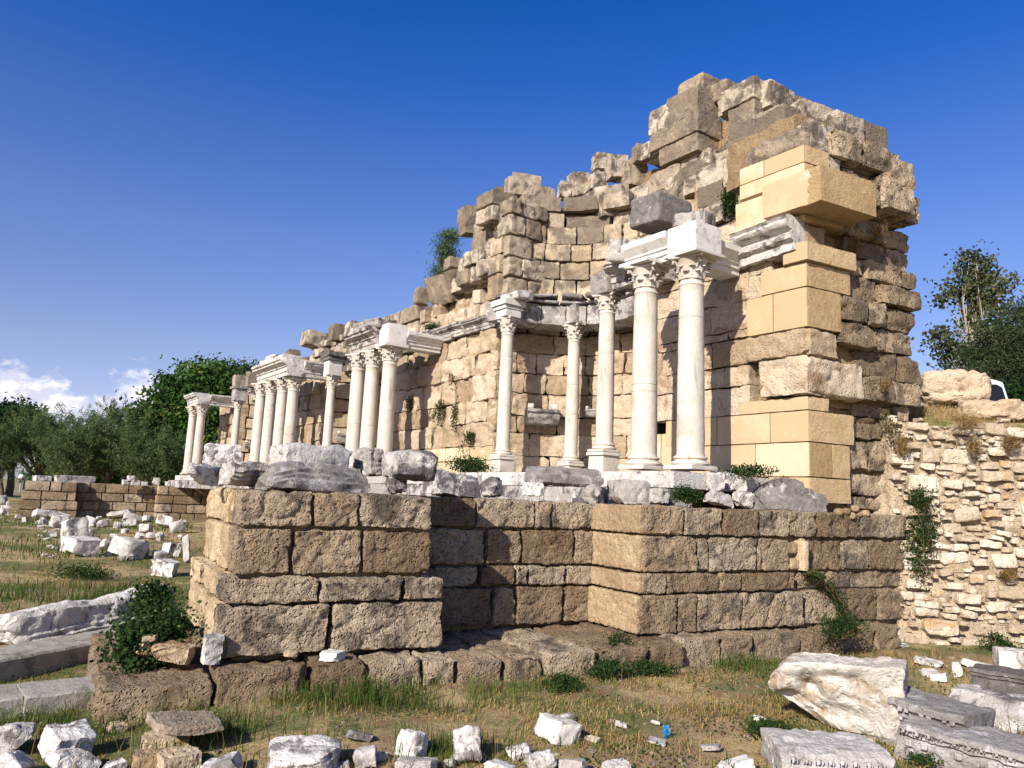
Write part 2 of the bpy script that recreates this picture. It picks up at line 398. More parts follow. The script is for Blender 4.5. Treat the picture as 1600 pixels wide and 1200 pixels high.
M_DARKM = stone_mat('dark_marble', (.10, .09, .08), (.255, .23, .21), (.43, .395, .365), stain=((.50, .47, .46), .59, .72, 4.5), bump=.6, pit=.4, pitscale=38)
M_FIELD = stone_mat('field_marble', (.36, .33, .30), (.59, .55, .50), (.71, .67, .62), stain=((.20, .18, .165), .57, .69, 4.2), stain2=((.45, .38, .29), .60, .72, 2.0), bump=.6, pit=.3)
M_BLOCK = stone_mat('broken_marble', (.42, .36, .29), (.58, .53, .46), (.68, .64, .58), stain=((.36, .27, .18), .56, .70, 3.0), stain2=((.30, .275, .26), .60, .72, 6.0), bump=.7, pit=.35, pitscale=16)
M_CREAM = stone_mat('rubble_limestone', (.38, .29, .19), (.57, .47, .345), (.67, .59, .48), stain=((.46, .29, .14), .60, .74, 2.4), stain2=((.64, .58, .50), .58, .72, 4.0), bump=.7, pit=.5, pitscale=20)
M_MORT = stone_mat('earth_mortar', (.20, .13, .07), (.33, .23, .125), (.46, .34, .21), bump=.9, pit=.5, pitscale=30)
M_MORTC = stone_mat('pale_mortar', (.32, .23, .14), (.50, .40, .275), (.60, .51, .385), bump=.9, pit=.5, pitscale=26)
M_GREYSLAB = stone_mat('grey_slab', (.20, .175, .14), (.33, .30, .25), (.46, .42, .36), stain=((.17, .16, .12), .56, .7, 3.0), bump=.4, pit=.2)

def leaf_mat(name, a, b, c=None, trans=.3):
    mt, nt, bs = new_mat(name); nt.nodes.remove(bs)
    ti = nd(nt, 'ShaderNodeAttribute', attribute_name='tint').outputs['Fac']
    cr = nd(nt, 'ShaderNodeValToRGB'); lk(nt, ti, cr.inputs[0]); e = cr.color_ramp.elements
    e[0].color = (*a, 1); e[1].color = (*(c or b), 1)
    if c: x = e.new(.8); x.color = (*b, 1)
    d = nd(nt, 'ShaderNodeBsdfDiffuse'); t = nd(nt, 'ShaderNodeBsdfTranslucent'); ms = nd(nt, 'ShaderNodeMixShader', i_0=trans)
    lk(nt, cr.outputs[0], d.inputs[0]); lk(nt, cr.outputs[0], t.inputs[0]); lk(nt, d.outputs[0], ms.inputs[1]); lk(nt, t.outputs[0], ms.inputs[2])
    out = [n for n in nt.nodes if n.type == 'OUTPUT_MATERIAL'][0]; lk(nt, ms.outputs[0], out.inputs[0])
    return mt
L_DARK = leaf_mat('dark_foliage', (.03, .075, .02), (.095, .17, .04), (.34, .25, .05))
L_TAM = leaf_mat('feathery_foliage', (.06, .10, .04), (.155, .215, .085), (.24, .27, .12))
L_PINE = leaf_mat('pine_foliage', (.012, .032, .012), (.035, .07, .02))
L_OLIVE = leaf_mat('olive_foliage', (.030, .048, .022), (.085, .11, .055), (.15, .16, .09))
L_PLANE = leaf_mat('autumn_foliage', (.06, .08, .035), (.14, .15, .07), (.26, .19, .07), .35)
L_IVY = leaf_mat('ivy_leaf', (.018, .042, .014), (.055, .095, .028), (.10, .14, .05))
L_DRYP = leaf_mat('dry_stem', (.16, .10, .04), (.32, .21, .09), (.42, .31, .15), .2)
L_GRASS = leaf_mat('green_grass', (.04, .075, .016), (.11, .15, .035), (.24, .23, .07), .35)
L_STRAW = leaf_mat('dry_grass', (.24, .165, .06), (.47, .33, .13), (.62, .48, .24), .25)
def plain_mat(name, col, rough=.6, metal=0.0, bumpy=0.0):
    mt, nt, bs = new_mat(name)
    pos = nd(nt, 'ShaderNodeNewGeometry').outputs['Position']; n = noise_n(nt, pos, 12, 4)
    lk(nt, mixc(nt, maprange(nt, n, .3, .7), tuple(c*.86 for c in col), col), bs.inputs['Base Color'])
    bs.inputs['Roughness'].default_value = rough; bs.inputs['Metallic'].default_value = metal
    if bumpy:
        b = nd(nt, 'ShaderNodeBump', i_Strength=bumpy, i_Distance=.03); lk(nt, noise_n(nt, pos, 30, 4), b.inputs['Height']); lk(nt, b.outputs[0], bs.inputs['Normal'])
    return mt
M_BARK = plain_mat('bark', (.13, .10, .07), .95, 0, .8)
M_BARKP = plain_mat('pale_bark', (.34, .30, .23), .95, 0, .4)
M_STEEL = plain_mat('lamp_steel', (.46, .48, .50), .45, .5)
M_VANW = plain_mat('van_paint', (.78, .79, .80), .28)
M_GLASS = plain_mat('dark_glass', (.012, .016, .02), .08)
M_RUB = plain_mat('rubber', (.02, .02, .02), .8)
M_PLAST = plain_mat('blue_plastic', (.02, .22, .50), .35)
M_INK = plain_mat('black_ink', (.03, .03, .035), .7)
M_BRICKRED = plain_mat('roof_tile', (.36, .15, .10), .8)
M_WALLW = plain_mat('plaster', (.70, .66, .60), .85)

def ground_mat():
    mt, nt, bs = new_mat('ground_soil')
    pos = nd(nt, 'ShaderNodeNewGeometry').outputs['Position']
    a = noise_n(nt, pos, .55, 5, .6, .4); b = noise_n(nt, pos, 3.2, 6, .7); c = noise_n(nt, pos, 22, 5, .7); e = noise_n(nt, pos, 70, 3, .7)
    soil = mixc(nt, maprange(nt, b, .35, .65), (.25, .155, .08), (.46, .325, .19))
    straw = mixc(nt, maprange(nt, c, .35, .65), (.38, .27, .12), (.55, .42, .22))
    grass = mixc(nt, maprange(nt, c, .35, .65), (.09, .11, .035), (.19, .19, .065))
    col = mixc(nt, maprange(nt, math_n(nt, 'ADD', a, math_n(nt, 'MULTIPLY', b, .35)), .62, .74), soil, straw)
    col = mixc(nt, maprange(nt, math_n(nt, 'ADD', noise_n(nt, pos, .42, 4, .6), math_n(nt, 'MULTIPLY', b, .4)), .66, .78), col, grass)
    lk(nt, col, bs.inputs['Base Color']); bs.inputs['Roughness'].default_value = .97
    h = math_n(nt, 'ADD', math_n(nt, 'MULTIPLY', c, .7), math_n(nt, 'MULTIPLY', e, .4))
    bp = nd(nt, 'ShaderNodeBump', i_Strength=.9, i_Distance=.05); lk(nt, h, bp.inputs['Height']); lk(nt, bp.outputs[0], bs.inputs['Normal'])
    return mt
M_GROUND = ground_mat()

# ------------------------------------------------------------------ ground
RA = at_y(1400, 900, 11.15); RA[2] = 0; RH = R_(-4); RD = np.array([math.cos(RH), math.sin(RH), 0]); RN = np.array([-math.sin(RH), math.cos(RH), 0])  # rubble wall line
def sstep(x, a, b): t = np.clip((x-a)/(b-a), 0, 1); return t*t*(3-2*t)
def gz(P):
    P = np.atleast_2d(P); X = P[:, :2]
    u = X @ EU[:2]; v = X @ EV[:2]; s = (X-W0[:2]) @ ES[:2]; t = (X-W0[:2]) @ ET[:2]
    near = -.06+.135*sstep(s, -.9, .9)
    w = sstep(t, -3.4, -.9)
    z = near*w*(1-sstep(u, 9, 14))
    z = z+.33*sstep(u, 10, 33)
    rl = (X-RA[:2]) @ RN[:2]; ra = (X-RA[:2]) @ RD[:2]
    up = sstep(rl, .35, .75)*sstep(v, 11.6, 12.3)*sstep(ra, -1.2, -.6)
    z = z*(1-up)+up*(3.22+.42*sstep(rl, .5, 1.7))
    P3 = np.column_stack([X*.5, np.zeros(len(X))]); P4 = np.column_stack([X*2.1, np.ones(len(X))])
    far = np.hypot(X[:, 0], X[:, 1])
    return z+.05*fbm(P3, 3)+.02*fbm(P4, 3)*(far < 25)
def gz1(P): return float(gz(np.array(P)[None, :2])[0])
def at_g(px, py):
    z = 0.0
    for _ in range(6): P = at_z(px, py, z); z = gz1(P)
    P[2] = z; return P
xs = np.unique(np.concatenate([np.linspace(-900, -60, 22), np.linspace(-60, -14, 60), np.linspace(-14, 18, 230), np.linspace(18, 70, 60), np.linspace(70, 900, 20)]))
ys = np.unique(np.concatenate([np.linspace(-60, 1, 14), np.linspace(1, 15, 130), np.linspace(15, 60, 110), np.linspace(60, 1500, 26)]))
GX, GY = np.meshgrid(xs, ys); GP = np.column_stack([GX.ravel(), GY.ravel()])
gzv = gz(GP); i = np.arange(len(ys)-1)[:, None]; j = np.arange(len(xs)-1)[None, :]; nx = len(xs)
mg = M(); mg.add(np.column_stack([GP, gzv]), np.stack([i*nx+j, i*nx+j+1, (i+1)*nx+j+1, (i+1)*nx+j], -1).reshape(-1, 4))
g = mg.build('ground', M_GROUND, angle=0); tag(g, None, None, kind='structure'); g['label'] = 'dry grassy ground of the ruin field'

# ------------------------------------------------------------------ the near wing of the fountain basin (traced course by course)
def core_box(mm, mapf, a0, a1, z0, z1, d0, d1, res, rng, amp=.03, back=True, tint=.4):
    half = ((a1-a0)/2, (d1-d0)/2, (z1-z0)/2); n = tuple(max(2, int(math.ceil(2*h/res))) for h in half)
    P, Q = stone_shape(half, n, .02, amp, 6, (0, .1), rng, back)
    P = P+np.array([(a0+a1)/2, (d0+d1)/2, (z0+z1)/2]); mm.add(mapf(P[:, 0], P[:, 1], P[:, 2]), Q, tint=tint)
ZC = [1.80, 1.452, 1.024, .785, .34]                    # course heights of the podium wall
rng = np.random.default_rng(5)
wing = thing('basin_wall', 'brown block basin wall with a stepped pier at its left end, nearest the viewer', 'wall', st(0, 0, 0))
KW = dict(res=.017, r=.022, amp=.024, freq=7, chip=(5, .10), gap=.009, layer=.008, fine=.009, ff=26)
def pxs(lst, y, t): return [s_of(at_t(x, y, t)) for x in lst]
mm = M()
def trow(k, xs_, y, t, depth=.42, ends=None, **kw):
    ss = pxs(xs_, y, t)
    if ends: ss[0] = ends[0] if ends[0] is not None else ss[0]; ss[-1] = ends[1] if ends[1] is not None else ss[-1]
    kk = dict(KW); kk.update(kw)
    for a, b in zip(ss[:-1], ss[1:]):
        block(mm, wing_map, a, b, ZC[k+1], ZC[k], t+rng.uniform(-.02, .02), t+depth, rng=rng, **kk)
# pier front: two upper courses set back on two wider lower ones
trow(0, [356, 490, 562, 678], 790, .10, ends=(.10, 1.97)); trow(1, [352, 455, 566, 678], 865, .10, ends=(.09, 1.97))
trow(2, [330, 501, 632, 691], 925, .0, ends=(0, 2.10)); trow(3, [328, 517, 691], 990, .0, ends=(0, 2.10))
pier = mm.build('pier', M_POD, wing); mm = M()
# pier: left side, seen in full sun
def side_map(a, d, z): return W0[None, :]+d[:, None]*ES+a[:, None]*ET+z[:, None]*np.array([0, 0, 1.0])
for k, js, off in ((0, (.52, 1.05, 2.35), .10), (1, (.52, .95, 1.6, 2.35), .09), (2, (.42, 1.5, 2.42), 0), (3, (.42, 1.2, 2.42), 0)):
    for a, b in zip(js[:-1], js[1:]):
        block(mm, side_map, a, b, ZC[k+1], ZC[k], off+rng.uniform(-.015, .02), off+.4, rng=rng, **{**KW, 'amp': .028})
# right hand side of the pier (in shade)
def side2_map(a, d, z): return W0[None, :]+(-d)[:, None]*ES+a[:, None]*ET+z[:, None]*np.array([0, 0, 1.0])
for k, js, off in ((0, (.5, 1.15), -1.97), (1, (.5, 1.15), -1.97), (2, (.4, 1.15), -2.10), (3, (.4, 1.15), -2.10)):
    for a, b in zip(js[:-1], js[1:]): block(mm, side2_map, a, b, ZC[k+1], ZC[k], off, off+.4, rng=rng, **KW)
mm.build('pier_side', M_PODW, wing); mm = M()
# recess between pier and pilaster
trow(0, [692, 745, 838, 863, 950], 800, 1.0, ends=(1.9, 4.55)); trow(1, [692, 760, 816, 897, 953], 865, 1.0, ends=(1.9, 4.55))
trow(2, [692, 750, 806, 826, 885, 925, 950], 905, .98, ends=(2.0, 4.55)); trow(3, [692, 770, 806, 881, 945], 950, .96, ends=(2.0, 4.55))
mm.build('recess', M_POD, wing); mm = M()
# pilaster and the wall right of it
trow(0, [1008, 1072, 1132, 1190, 1234, 1279, 1346, 1418], 810, .0, depth=.5, ends=(4.55, None))
trow(1, [1008, 1091, 1110, 1186, 1236], 870, .0, depth=.5, ends=(4.55, None))
trow(1, [1256, 1316, 1357, 1418], 870, .05)
trow(2, [1004, 1044, 1127, 1162, 1245], 912, -.02, depth=.5, ends=(4.53, None)); trow(2, [1245, 1328, 1420], 912, .08)
trow(3, [1000, 1060, 1091, 1162, 1258], 955, -.02, depth=.5, ends=(4.5, None)); trow(3, [1258, 1328, 1373, 1420], 955, .05)
mm.build('pilaster', M_POD, wing); mm = M()
def pil_map(a, d, z): return W0[None, :]+d[:, None]*ES+a[:, None]*ET+z[:, None]*np.array([0, 0, 1.0])
for k, off in ((0, 4.52), (1, 4.52), (2, 4.49), (3, 4.47)):
    block(mm, pil_map, .03 if k < 2 else 0.0, 1.06, ZC[k+1], ZC[k], off, off+.4, rng=rng, **{**KW, 'amp': .012, 'chip': (2, .05)})
for (x, y, w, h) in ((1226, 855, 26, 20), (1230, 880, 24, 18), (1243, 862, 14, 30), (1241, 845, 14, 12)):
    c = at_t(x, y, .17); dd = (c-E0) @ _F/FPX
    P, Q = stone_shape((w*dd*.5, .15, h*dd*.5), (7, 6, 7), .04, .015, 9, (3, .15), rng); mm.add(P @ rotz(TW).T+c, Q, tint=rng.random())
c = at_t(1251, 868, .03); dd = (c-E0) @ _F/FPX; P, Q = stone_shape((5*dd, .1, 23*dd), (5, 6, 14), .012, .008, 9, (4, .15), rng); mm.add(P @ rotz(TW).T+c, Q, tint=1.0)
mm.build('pilaster_side', M_PODW, wing); mm = M()
# core, top and rubble fill
core_box(mm, wing_map, .16, 1.9, -.2, 1.77, .18, 2.3, .08, rng); core_box(mm, wing_map, 1.7, 4.7, -.2, 1.765, 1.12, 2.3, .08, rng)
core_box(mm, wing_map, 4.65, 9.6, -.2, 1.77, .12, 1.6, .08, rng); core_box(mm, wing_map, 4.62, 9.4, -.2, 1.755, 1.5, 2.6, .1, rng)
for (x, y) in ((1310, 800), (1322, 799), (1330, 806), (1342, 803), (1352, 802), (1336, 795)):      # pebbles packed under the yellow block
    c = at_t(x, y, .02); r = rng.uniform(.035, .055); P, Q = stone_shape((r*1.2, r, r), (5, 5, 5), r*.8, .005, 15, (1, .1), rng); mm.add(P+c, Q, tint=rng.random())
mm.build('core', M_MORT, wing); mm = M()
# stepped plinth along the foot
PL = [152, 340, 486, 573, 660, 710, 785, 845, 930, 1008, 1060]
ps = [s_of(at_t(x, 1050, -.32)) for x in PL]
for i, (a, b) in enumerate(zip(ps[:-1], ps[1:])):
    tf = -.30-.04*i*.4+rng.uniform(-.03, .03)
    block(mm, wing_map, a, b, -.28+.02*i, (.26 if i == 0 else .335)+rng.uniform(-.02, .02)-(.03 if i in (4, 5, 6) else 0), tf, .35 if i < 4 else 1.15, .026, rng, r=.03, amp=.028, freq=7, chip=(8, .13), big=.02, gap=.012, layer=.012, fine=.009, ff=24)
block(mm, wing_map, ps[0]-.05, 0.1, -.3, .20, .25, 2.6, .035, rng, r=.04, amp=.03, freq=6, chip=(6, .15), big=.03, fine=.009, ff=24)
mm.build('plinth', M_POD, wing); mm = M()
a = ps[-1]
for w in (.62, .5, .8, .7, .6, .5):
    block(mm, wing_map, a, a+w, -.12+.02*a, .37+rng.uniform(-.04, 0), -.36+rng.uniform(-.05, .05), .3, .03, rng, r=.03, amp=.03, freq=7, chip=(6, .13), big=.02, layer=.012, fine=.009, ff=24); a += w
sa = s_of(at_t(730, 1070, -.45))
for w in (.8, .75, .6, .7): block(mm, wing_map, sa, sa+w, -.35, -.02+rng.uniform(-.02, .02), -.52+rng.uniform(-.04, .03), .0, .04, rng, r=.05, amp=.03, chip=(4, .12)); sa += w
mm.build('lower_step', M_POD, wing)

# ------------------------------------------------------------------ the far wing
FO = at_v(20, 807, 1.9)*0+uv(36.3, 1.85, 0.0)
def fw_map(a, d, z): return FO[None, :]+a[:, None]*ES+d[:, None]*ET+z[:, None]*np.array([0, 0, 1.0])
rng = np.random.default_rng(11)
fw = thing('far_basin_wall', 'low block wall with a shaded recess, across the rubble field in front of the dark bushes', 'wall', FO+np.array([0, 0, .3]))
ZF = [.2, .62, 1.0, 1.36, 1.76]; ff = dict(res=.09, r=.03, amp=.02, chip=(2, .1), depth=.4, jit=.02, gap=.012)
mm = M(); courses(mm, fw_map, .08, 2.0, ZF[2:], .7, rng, d=.1, **ff); courses(mm, fw_map, 0, 2.1, ZF[:3], .9, rng, **ff)
mm.build('pier', M_POD, fw); mm = M()
def fs_map(a, d, z): return FO[None, :]+d[:, None]*ES+a[:, None]*ET+z[:, None]*np.array([0, 0, 1.0])
courses(mm, fs_map, .45, 2.4, ZF[2:], .8, rng, d=.08, **ff); courses(mm, fs_map, .42, 2.4, ZF[:3], .9, rng, **ff)
def fs2_map(a, d, z): return FO[None, :]+d[:, None]*ES+a[:, None]*ET+z[:, None]*np.array([0, 0, 1.0])
courses(mm, fs2_map, .03, .85, ZF, .6, rng, d=5.0, **ff); mm.build('pier_side', M_PODW, fw); mm = M()
courses(mm, fw_map, 2.0, 5.2, ZF, .75, rng, d=.85, **ff); mm.build('recess', M_POD, fw); mm = M()
courses(mm, fw_map, 5.05, 9.6, ZF, .8, rng, d=.0, **ff); mm.build('pilaster', M_POD, fw); mm = M()
core_box(mm, fw_map, .15, 1.9, -.2, 1.74, .2, 2.3, .3, rng); core_box(mm, fw_map, 1.5, 9.5, -.2, 1.735, .95, 2.5, .3, rng); core_box(mm, fw_map, 5.2, 9.5, -.2, 1.74, .12, 1.6, .3, rng)
mm.build('core', M_MORT, fw)

# ------------------------------------------------------------------ the ruined facade
rng = np.random.default_rng(21)
rock_parts = []
fac = thing('ruined_facade', 'tall broken sandstone facade with curved niches behind white columns, stepping down to the left', 'ruin', uv(UC, VW, 1.8))
def zc(y, x=1263): return float(at_v(x, y, VW)[2])
def uf(x, y, d=0.0): return float(at_v(x, y, VW+d) @ EU)
def ae(x, y): return a_e(x, y)
ROUGH = dict(res=.036, r=.028, amp=.026, freq=7, chip=(6, .15), gap=.010, big=.03, layer=.012, fine=.007, ff=22)
SM = dict(res=.07, r=.012, amp=.004, freq=8, chip=(0, .1), gap=.004)
PK = dict(res=.05, r=.012, amp=.008, freq=14, chip=(0, .1), gap=.004)
YC = [785, 745, 690, 640, 618, 555, 510, 447, 408, 378, 340, 330, 275, 250, 222]
ZE = [zc(y) for y in YC]
ash_f, ash_e, rock = M(), M(), M()
UAP = 9.45
def corner(k, k2, left_px, end_px, sm=True, out=0.0, joints=(), ejoints=(), lmin=None):
    """one course at the corner: smooth (or rough) front blocks and the pecked or rough end face"""
    z0, z1 = ZE[k], ZE[k2]; ym = (YC[k]+YC[k2])/2
    us = [UC-out]+[uf(x, ym) for x in joints]+[uf(left_px, ym)]
    for a, b in zip(us[:-1], us[1:]):
        block(ash_f if sm else rock, face_map, a, b, z0, z1, -out-(0 if sm else rng.uniform(0, .04)), .35, rng=rng, **(SM if sm else ROUGH))
    es_ = [-out+.012]+[ae(x, ym) for x in ejoints]+[ae(end_px, ym)]
    for a, b in zip(es_[:-1], es_[1:]):
        block(ash_e if sm else rock, end_map, a, b, z0, z1, -out-(.0 if sm else rng.uniform(0, .05)), .35, rng=rng, **(PK if sm else ROUGH))
corner(0, 1, 1200, 1330, joints=(1230,)); corner(1, 2, 1100, 1329, joints=(1180,), ejoints=(1301,)); corner(2, 3, 1040, 1335, joints=(1203, 1120))
corner(3, 4, 1155, 1296); ash_f.build('base_ashlar', M_ASH, fac); ash_e.build('pecked_base', M_ASHR, fac); ash_f, ash_e = M(), M()
corner(4, 5, 1190, 1345, sm=False, out=.06); corner(5, 6, 1165, 1310, sm=False, out=.03)
corner(6, 7, 1168, 1313, joints=(1209,), out=.02); corner(7, 8, 1190, 1326, out=.03); corner(8, 9, 1228, 1330, out=.09)
ash_f.build('middle_ashlar', M_ASH, fac); ash_e.build('pecked_middle', M_ASHR, fac); ash_f, ash_e = M(), M()
corner(9, 10, 1236, 1300, sm=False, out=-.10); corner(10, 11, 1236, 1320, out=-.02)
# the overhanging cornice block
zb, zt = ZE[11], ZE[12]
block(ash_f, face_map, UC-.42, uf(1205, 320), zb, zt, -.22, .5, rng=rng, **SM)
block(ash_e, end_map, -.20, a_e(1370, 320, -.44), zb-.01, zt-.006, -.44, .4, rng=rng, **PK)
block(ash_f, face_map, uf(1205, 330), uf(1150, 345), zb-.1, zt-.05, -.02, .4, rng=rng, **SM)
corner(12, 13, 1155, 1295, joints=()); corner(13, 14, 1155, 1296, joints=(1193,))
# the left part of the end pier front, rough and stained
def skip_s(a, z): return False
lowrow = [1.85, 2.3, 2.72, 3.12, 3.5, 3.95, 4.35, 4.75, 5.25, 5.75]
usm = [uf(x, 700) for x in (1190, 1165)]
courses(rock, face_map, 7.25, UAP, [zc(y) for y in (640, 590, 555, 510)]+[4.5, 4.95, 5.4, 5.85, 6.25], .75, rng, d=.0, jit=.012, **{**ROUGH, 'amp': .022, 'r': .012, 'chip': (2, .05), 'gap': .0025, 'big': .015, 'layer': .02})
ash_f.build('top_ashlar', M_ASH, fac); ash_f = M()
courses(ash_f, face_map, uf(1100, 700), UAP, [1.9, 2.45, 2.98], .8, rng, d=.0, jit=.01, depth=.35, res=.07, r=.012, amp=.005, gap=.004)
courses(rock, face_map, uf(1205, 440), 7.9, [zc(y) for y in (447, 408, 372)], .5, rng, d=.02, jit=.012, **{**ROUGH, 'amp': .016, 'r': .012, 'gap': .003, 'chip': (2, .06)})
rock.build('rough_face', M_SAND, fac); ash_f.build('plain_ashlar', M_ASH, fac); ash_e.build('pecked_top', M_ASHR, fac)
# end face, the weathered and eroded part
def end_right(z, bul=0.0):
    pts = [(1.7, 1425), (2.2, 1420), (2.6, 1415), (3.1, 1412), (3.4, 1441), (4.0, 1441), (4.4, 1432), (4.9, 1436), (5.3, 1441), (5.7, 1430), (6.1, 1430), (6.35, 1455), (6.8, 1448), (7.0, 1428), (7.35, 1432), (7.55, 1390), (8.2, 1390)]
    x = np.interp(z, [p[0] for p in pts], [p[1] for p in pts]); return a_e(float(x), float(np.interp(z, [1.9, 3.3, 5, 6.6, 7.5], [785, 632, 500, 365, 275])), bul)
er = M()
zz = [1.85, 2.05, 2.4, 2.85, 3.2, 3.42, 3.78, 4.2, 4.55, 4.95, 5.3, 5.62, 5.95, 6.3, 6.75, 7.05, 7.45]
starts = [1335, 1332, 1331, 1335, 1345, 1300, 1348, 1312, 1312, 1315, 1328, 1332, 1302, 1315, 1374, 1298, 1298]
yy = [zc(0)]
for k in range(len(zz)-1):
    zm = (zz[k]+zz[k+1])/2; ym = float(np.interp(zm, [1.9, 3.3, 5, 6.6, 7.5], [785, 632, 500, 365, 275]))
    bulge = {13: -.28, 14: -.32, 15: -.1, 11: .12, 12: .1}.get(k, 0); a = ae(starts[k], ym); e = end_right(zm, bulge)
    while a < e-.08:
        b = min(a+rng.uniform(.38, .95), e)
        if e-b < .15: b = e
        block(er, end_map, a, b, zz[k], zz[k+1]+rng.uniform(-.03, .05), bulge+rng.uniform(-.06, .09)+(.08 if k < 5 else 0), .7, .045, rng, r=.03, amp=.032, freq=6, chip=(8, .17), big=.03, layer=.03, gap=.011, fine=.012, ff=18)
        a = b
er.build('eroded_end', stone_mat('eroded_sandstone', (.20, .145, .09), (.40, .295, .185), (.54, .42, .28), stain=((.17, .13, .09), .54, .70, 2.2), stain2=((.55, .45, .33), .60, .74, 3.0), bump=.95, pit=.9, pitscale=18, bdist=.07, tw=.9), fac)
# rubble body behind the end face
cr_ = M()
core_box(cr_, end_map, .12, 2.0, 1.7, 3.3, .22, 2.9, .12, rng, .05); core_box(cr_, end_map, .12, 2.0, 3.3, 5.7, .18, 2.9, .12, rng, .05)
core_box(cr_, end_map, .25, 2.1, 5.6, 6.35, .30, 1.2, .1, rng, .05); core_box(cr_, end_map, .15, 2.1, 6.3, 7.5, .2, 1.2, .12, rng, .05)
core_box(cr_, end_map, 1.2, 2.2, 5.6, 7.4, .5, 3.2, .12, rng, .06)
# body behind the niches and flanks
core_box(cr_, face_map, 9.2, 19.5, 1.7, 5.7, 2.45, 3.4, .2, rng, .05); core_box(cr_, face_map, 19, 37, 1.7, 5.9, 2.45, 3.2, .3, rng, .05)
for a, b in ((14.2, 19.3), (24.2, 29.3), (34.2, 37)): core_box(cr_, face_map, a, b, 1.7, 5.7, .16, 2.6, .15, rng, .05)
core_box(cr_, end_map, .12, 2.0, 6.95, 7.75, .28, 1.7, .1, rng, .05)
cr_.build('core', M_MORT, fac)
# upper weathered blocks over the end pier: the front courses and the tumbled top
up = M()
def top_w1(a): return float(np.interp(a, [5.9, 6.3, 6.8, 7.4], [7.9, 8.15, 8.1, 7.7]))
for (x0, x1, y0, y1, d, al) in ((1170, 1262, 226, 193, .0, 0), (1262, 1263, 226, 193, 0, 0)):
    z0, z1 = zc(y0, 1200), zc(y1, 1200); block(up, face_map, UC+.02, uf(x0, 215), ZE[14], ZE[14]+.33, .03, .6, rng=rng, **{**ROUGH, 'big': .02})
def pblock(mm, x0, x1, y0, y1, d, depth=.55, face='f', **kw):
    """weathered block whose front is the given rectangle of the facade plane (or of the end face)"""
    xm, ym = (x0+x1)/2, (y0+y1)/2; kk = dict(ROUGH); kk.update(kw)
    if face == 'f':
        a, b = sorted((uf(x0, ym, d), uf(x1, ym, d))); z0, z1 = sorted((float(at_v(xm, y0, VW+d)[2]), float(at_v(xm, y1, VW+d)[2])))
        block(mm, face_map, a, b, z0, z1, d, d+depth, rng=rng, **kk)
    else:
        g_ = lambda x, y: a_e(x, y, d)
        a, b = sorted((g_(x0, ym), g_(x1, ym))); z0, z1 = sorted((float(at_e(xm, y0, d)[2]), float(at_e(xm, y1, d)[2])))
        block(mm, end_map, a, b, z0, z1, d, d+depth, rng=rng, **kk)
UB = dict(back=True, chip=(4, .10), big=.012, r=.018, amp=.014, gap=.016, layer=.008, fine=.010, res=.032)
for q in ((1266, 1305, 190, 250, .05), (1300, 1332, 214, 262, .1), (1332, 1372, 226, 272, .12), (1295, 1316, 245, 275, .02), (1316, 1336, 262, 285, .06), (1372, 1392, 236, 275, .25)):
    pblock(up, *q, face='e', **UB)
for q in ((1308, 1352, 176, 222, .25), (1350, 1388, 192, 240, .35), (1390, 1432, 248, 295, .3), (1255, 1310, 160, 200, .5), (1225, 1262, 165, 215, .55)):
    pblock(up, *q, face='e', depth=.7, **UB)
for q in ((1176, 1226, 168, 218, .5), (1226, 1262, 178, 205, .4), (1136, 1178, 190, 235, .9)):
    pblock(up, *q, **UB)
# the high stack left of it, over the back of the first niche
def bstack(x0, x1, y0, y1, d, depth=.8, **kw): pblock(up, x0, x1, y0, y1, d, depth, **{**UB, **kw})
for q in ((1058, 1100, 120, 152, 2.75), (1100, 1135, 128, 160, 3.0), (1040, 1091, 142, 186, 2.5), (1012, 1050, 165, 205, 2.5), (1012, 1091, 186, 222, 2.5), (1028, 1091, 214, 248, 2.55),
          (1124, 1180, 128, 165, 2.4), (1136, 1180, 162, 202, 2.35), (1120, 1150, 150, 178, 2.5), (1180, 1205, 126, 170, 2.6), (1000, 1030, 218, 246, 2.6), (1030, 1110, 245, 278, 2.7), (1012, 1060, 262, 296, 2.6),
          (1085, 1150, 252, 288, 1.6), (1065, 1110, 270, 300, 1.8), (1088, 1130, 285, 322, 1.3), (1128, 1158, 240, 290, 1.3), (1126, 1158, 288, 345, 1.1), (1098, 1130, 318, 350, 1.0), (1145, 1170, 205, 250, 1.2)):
    bstack(*q)
up.build('upper_blocks', M_GREYS, fac)
bk = M()
core_box(bk, face_map, 7.5, 11.6, 5.6, 8.4, 2.5, 4.4, .13, rng, .05); core_box(bk, face_map, 9.6, 14.2, 8.0, 9.3, 2.95, 4.4, .13, rng, .05); core_box(bk, face_map, 10.0, 13.2, 9.0, 9.75, 3.2, 4.2, .13, rng, .04); core_box(bk, face_map, 8.8, 11.9, 8.0, 10.25, 3.35, 4.3, .13, rng, .04)
core_box(bk, face_map, 7.3, 9.4, 5.6, 7.3, 1.25, 2.8, .12, rng, .08); core_box(bk, face_map, 6.8, 9.9, 7.2, 8.15, 1.7, 3.2, .13, rng, .05)
core_box(bk, face_map, 9.3, 10.1, 5.6, 6.3, .3, 2.6, .12, rng, .06); core_box(bk, face_map, 11.4, 14.2, 5.6, 8.3, 2.7, 3.8, .15, rng, .06)
bk.build('upper_core', M_MORT, fac)
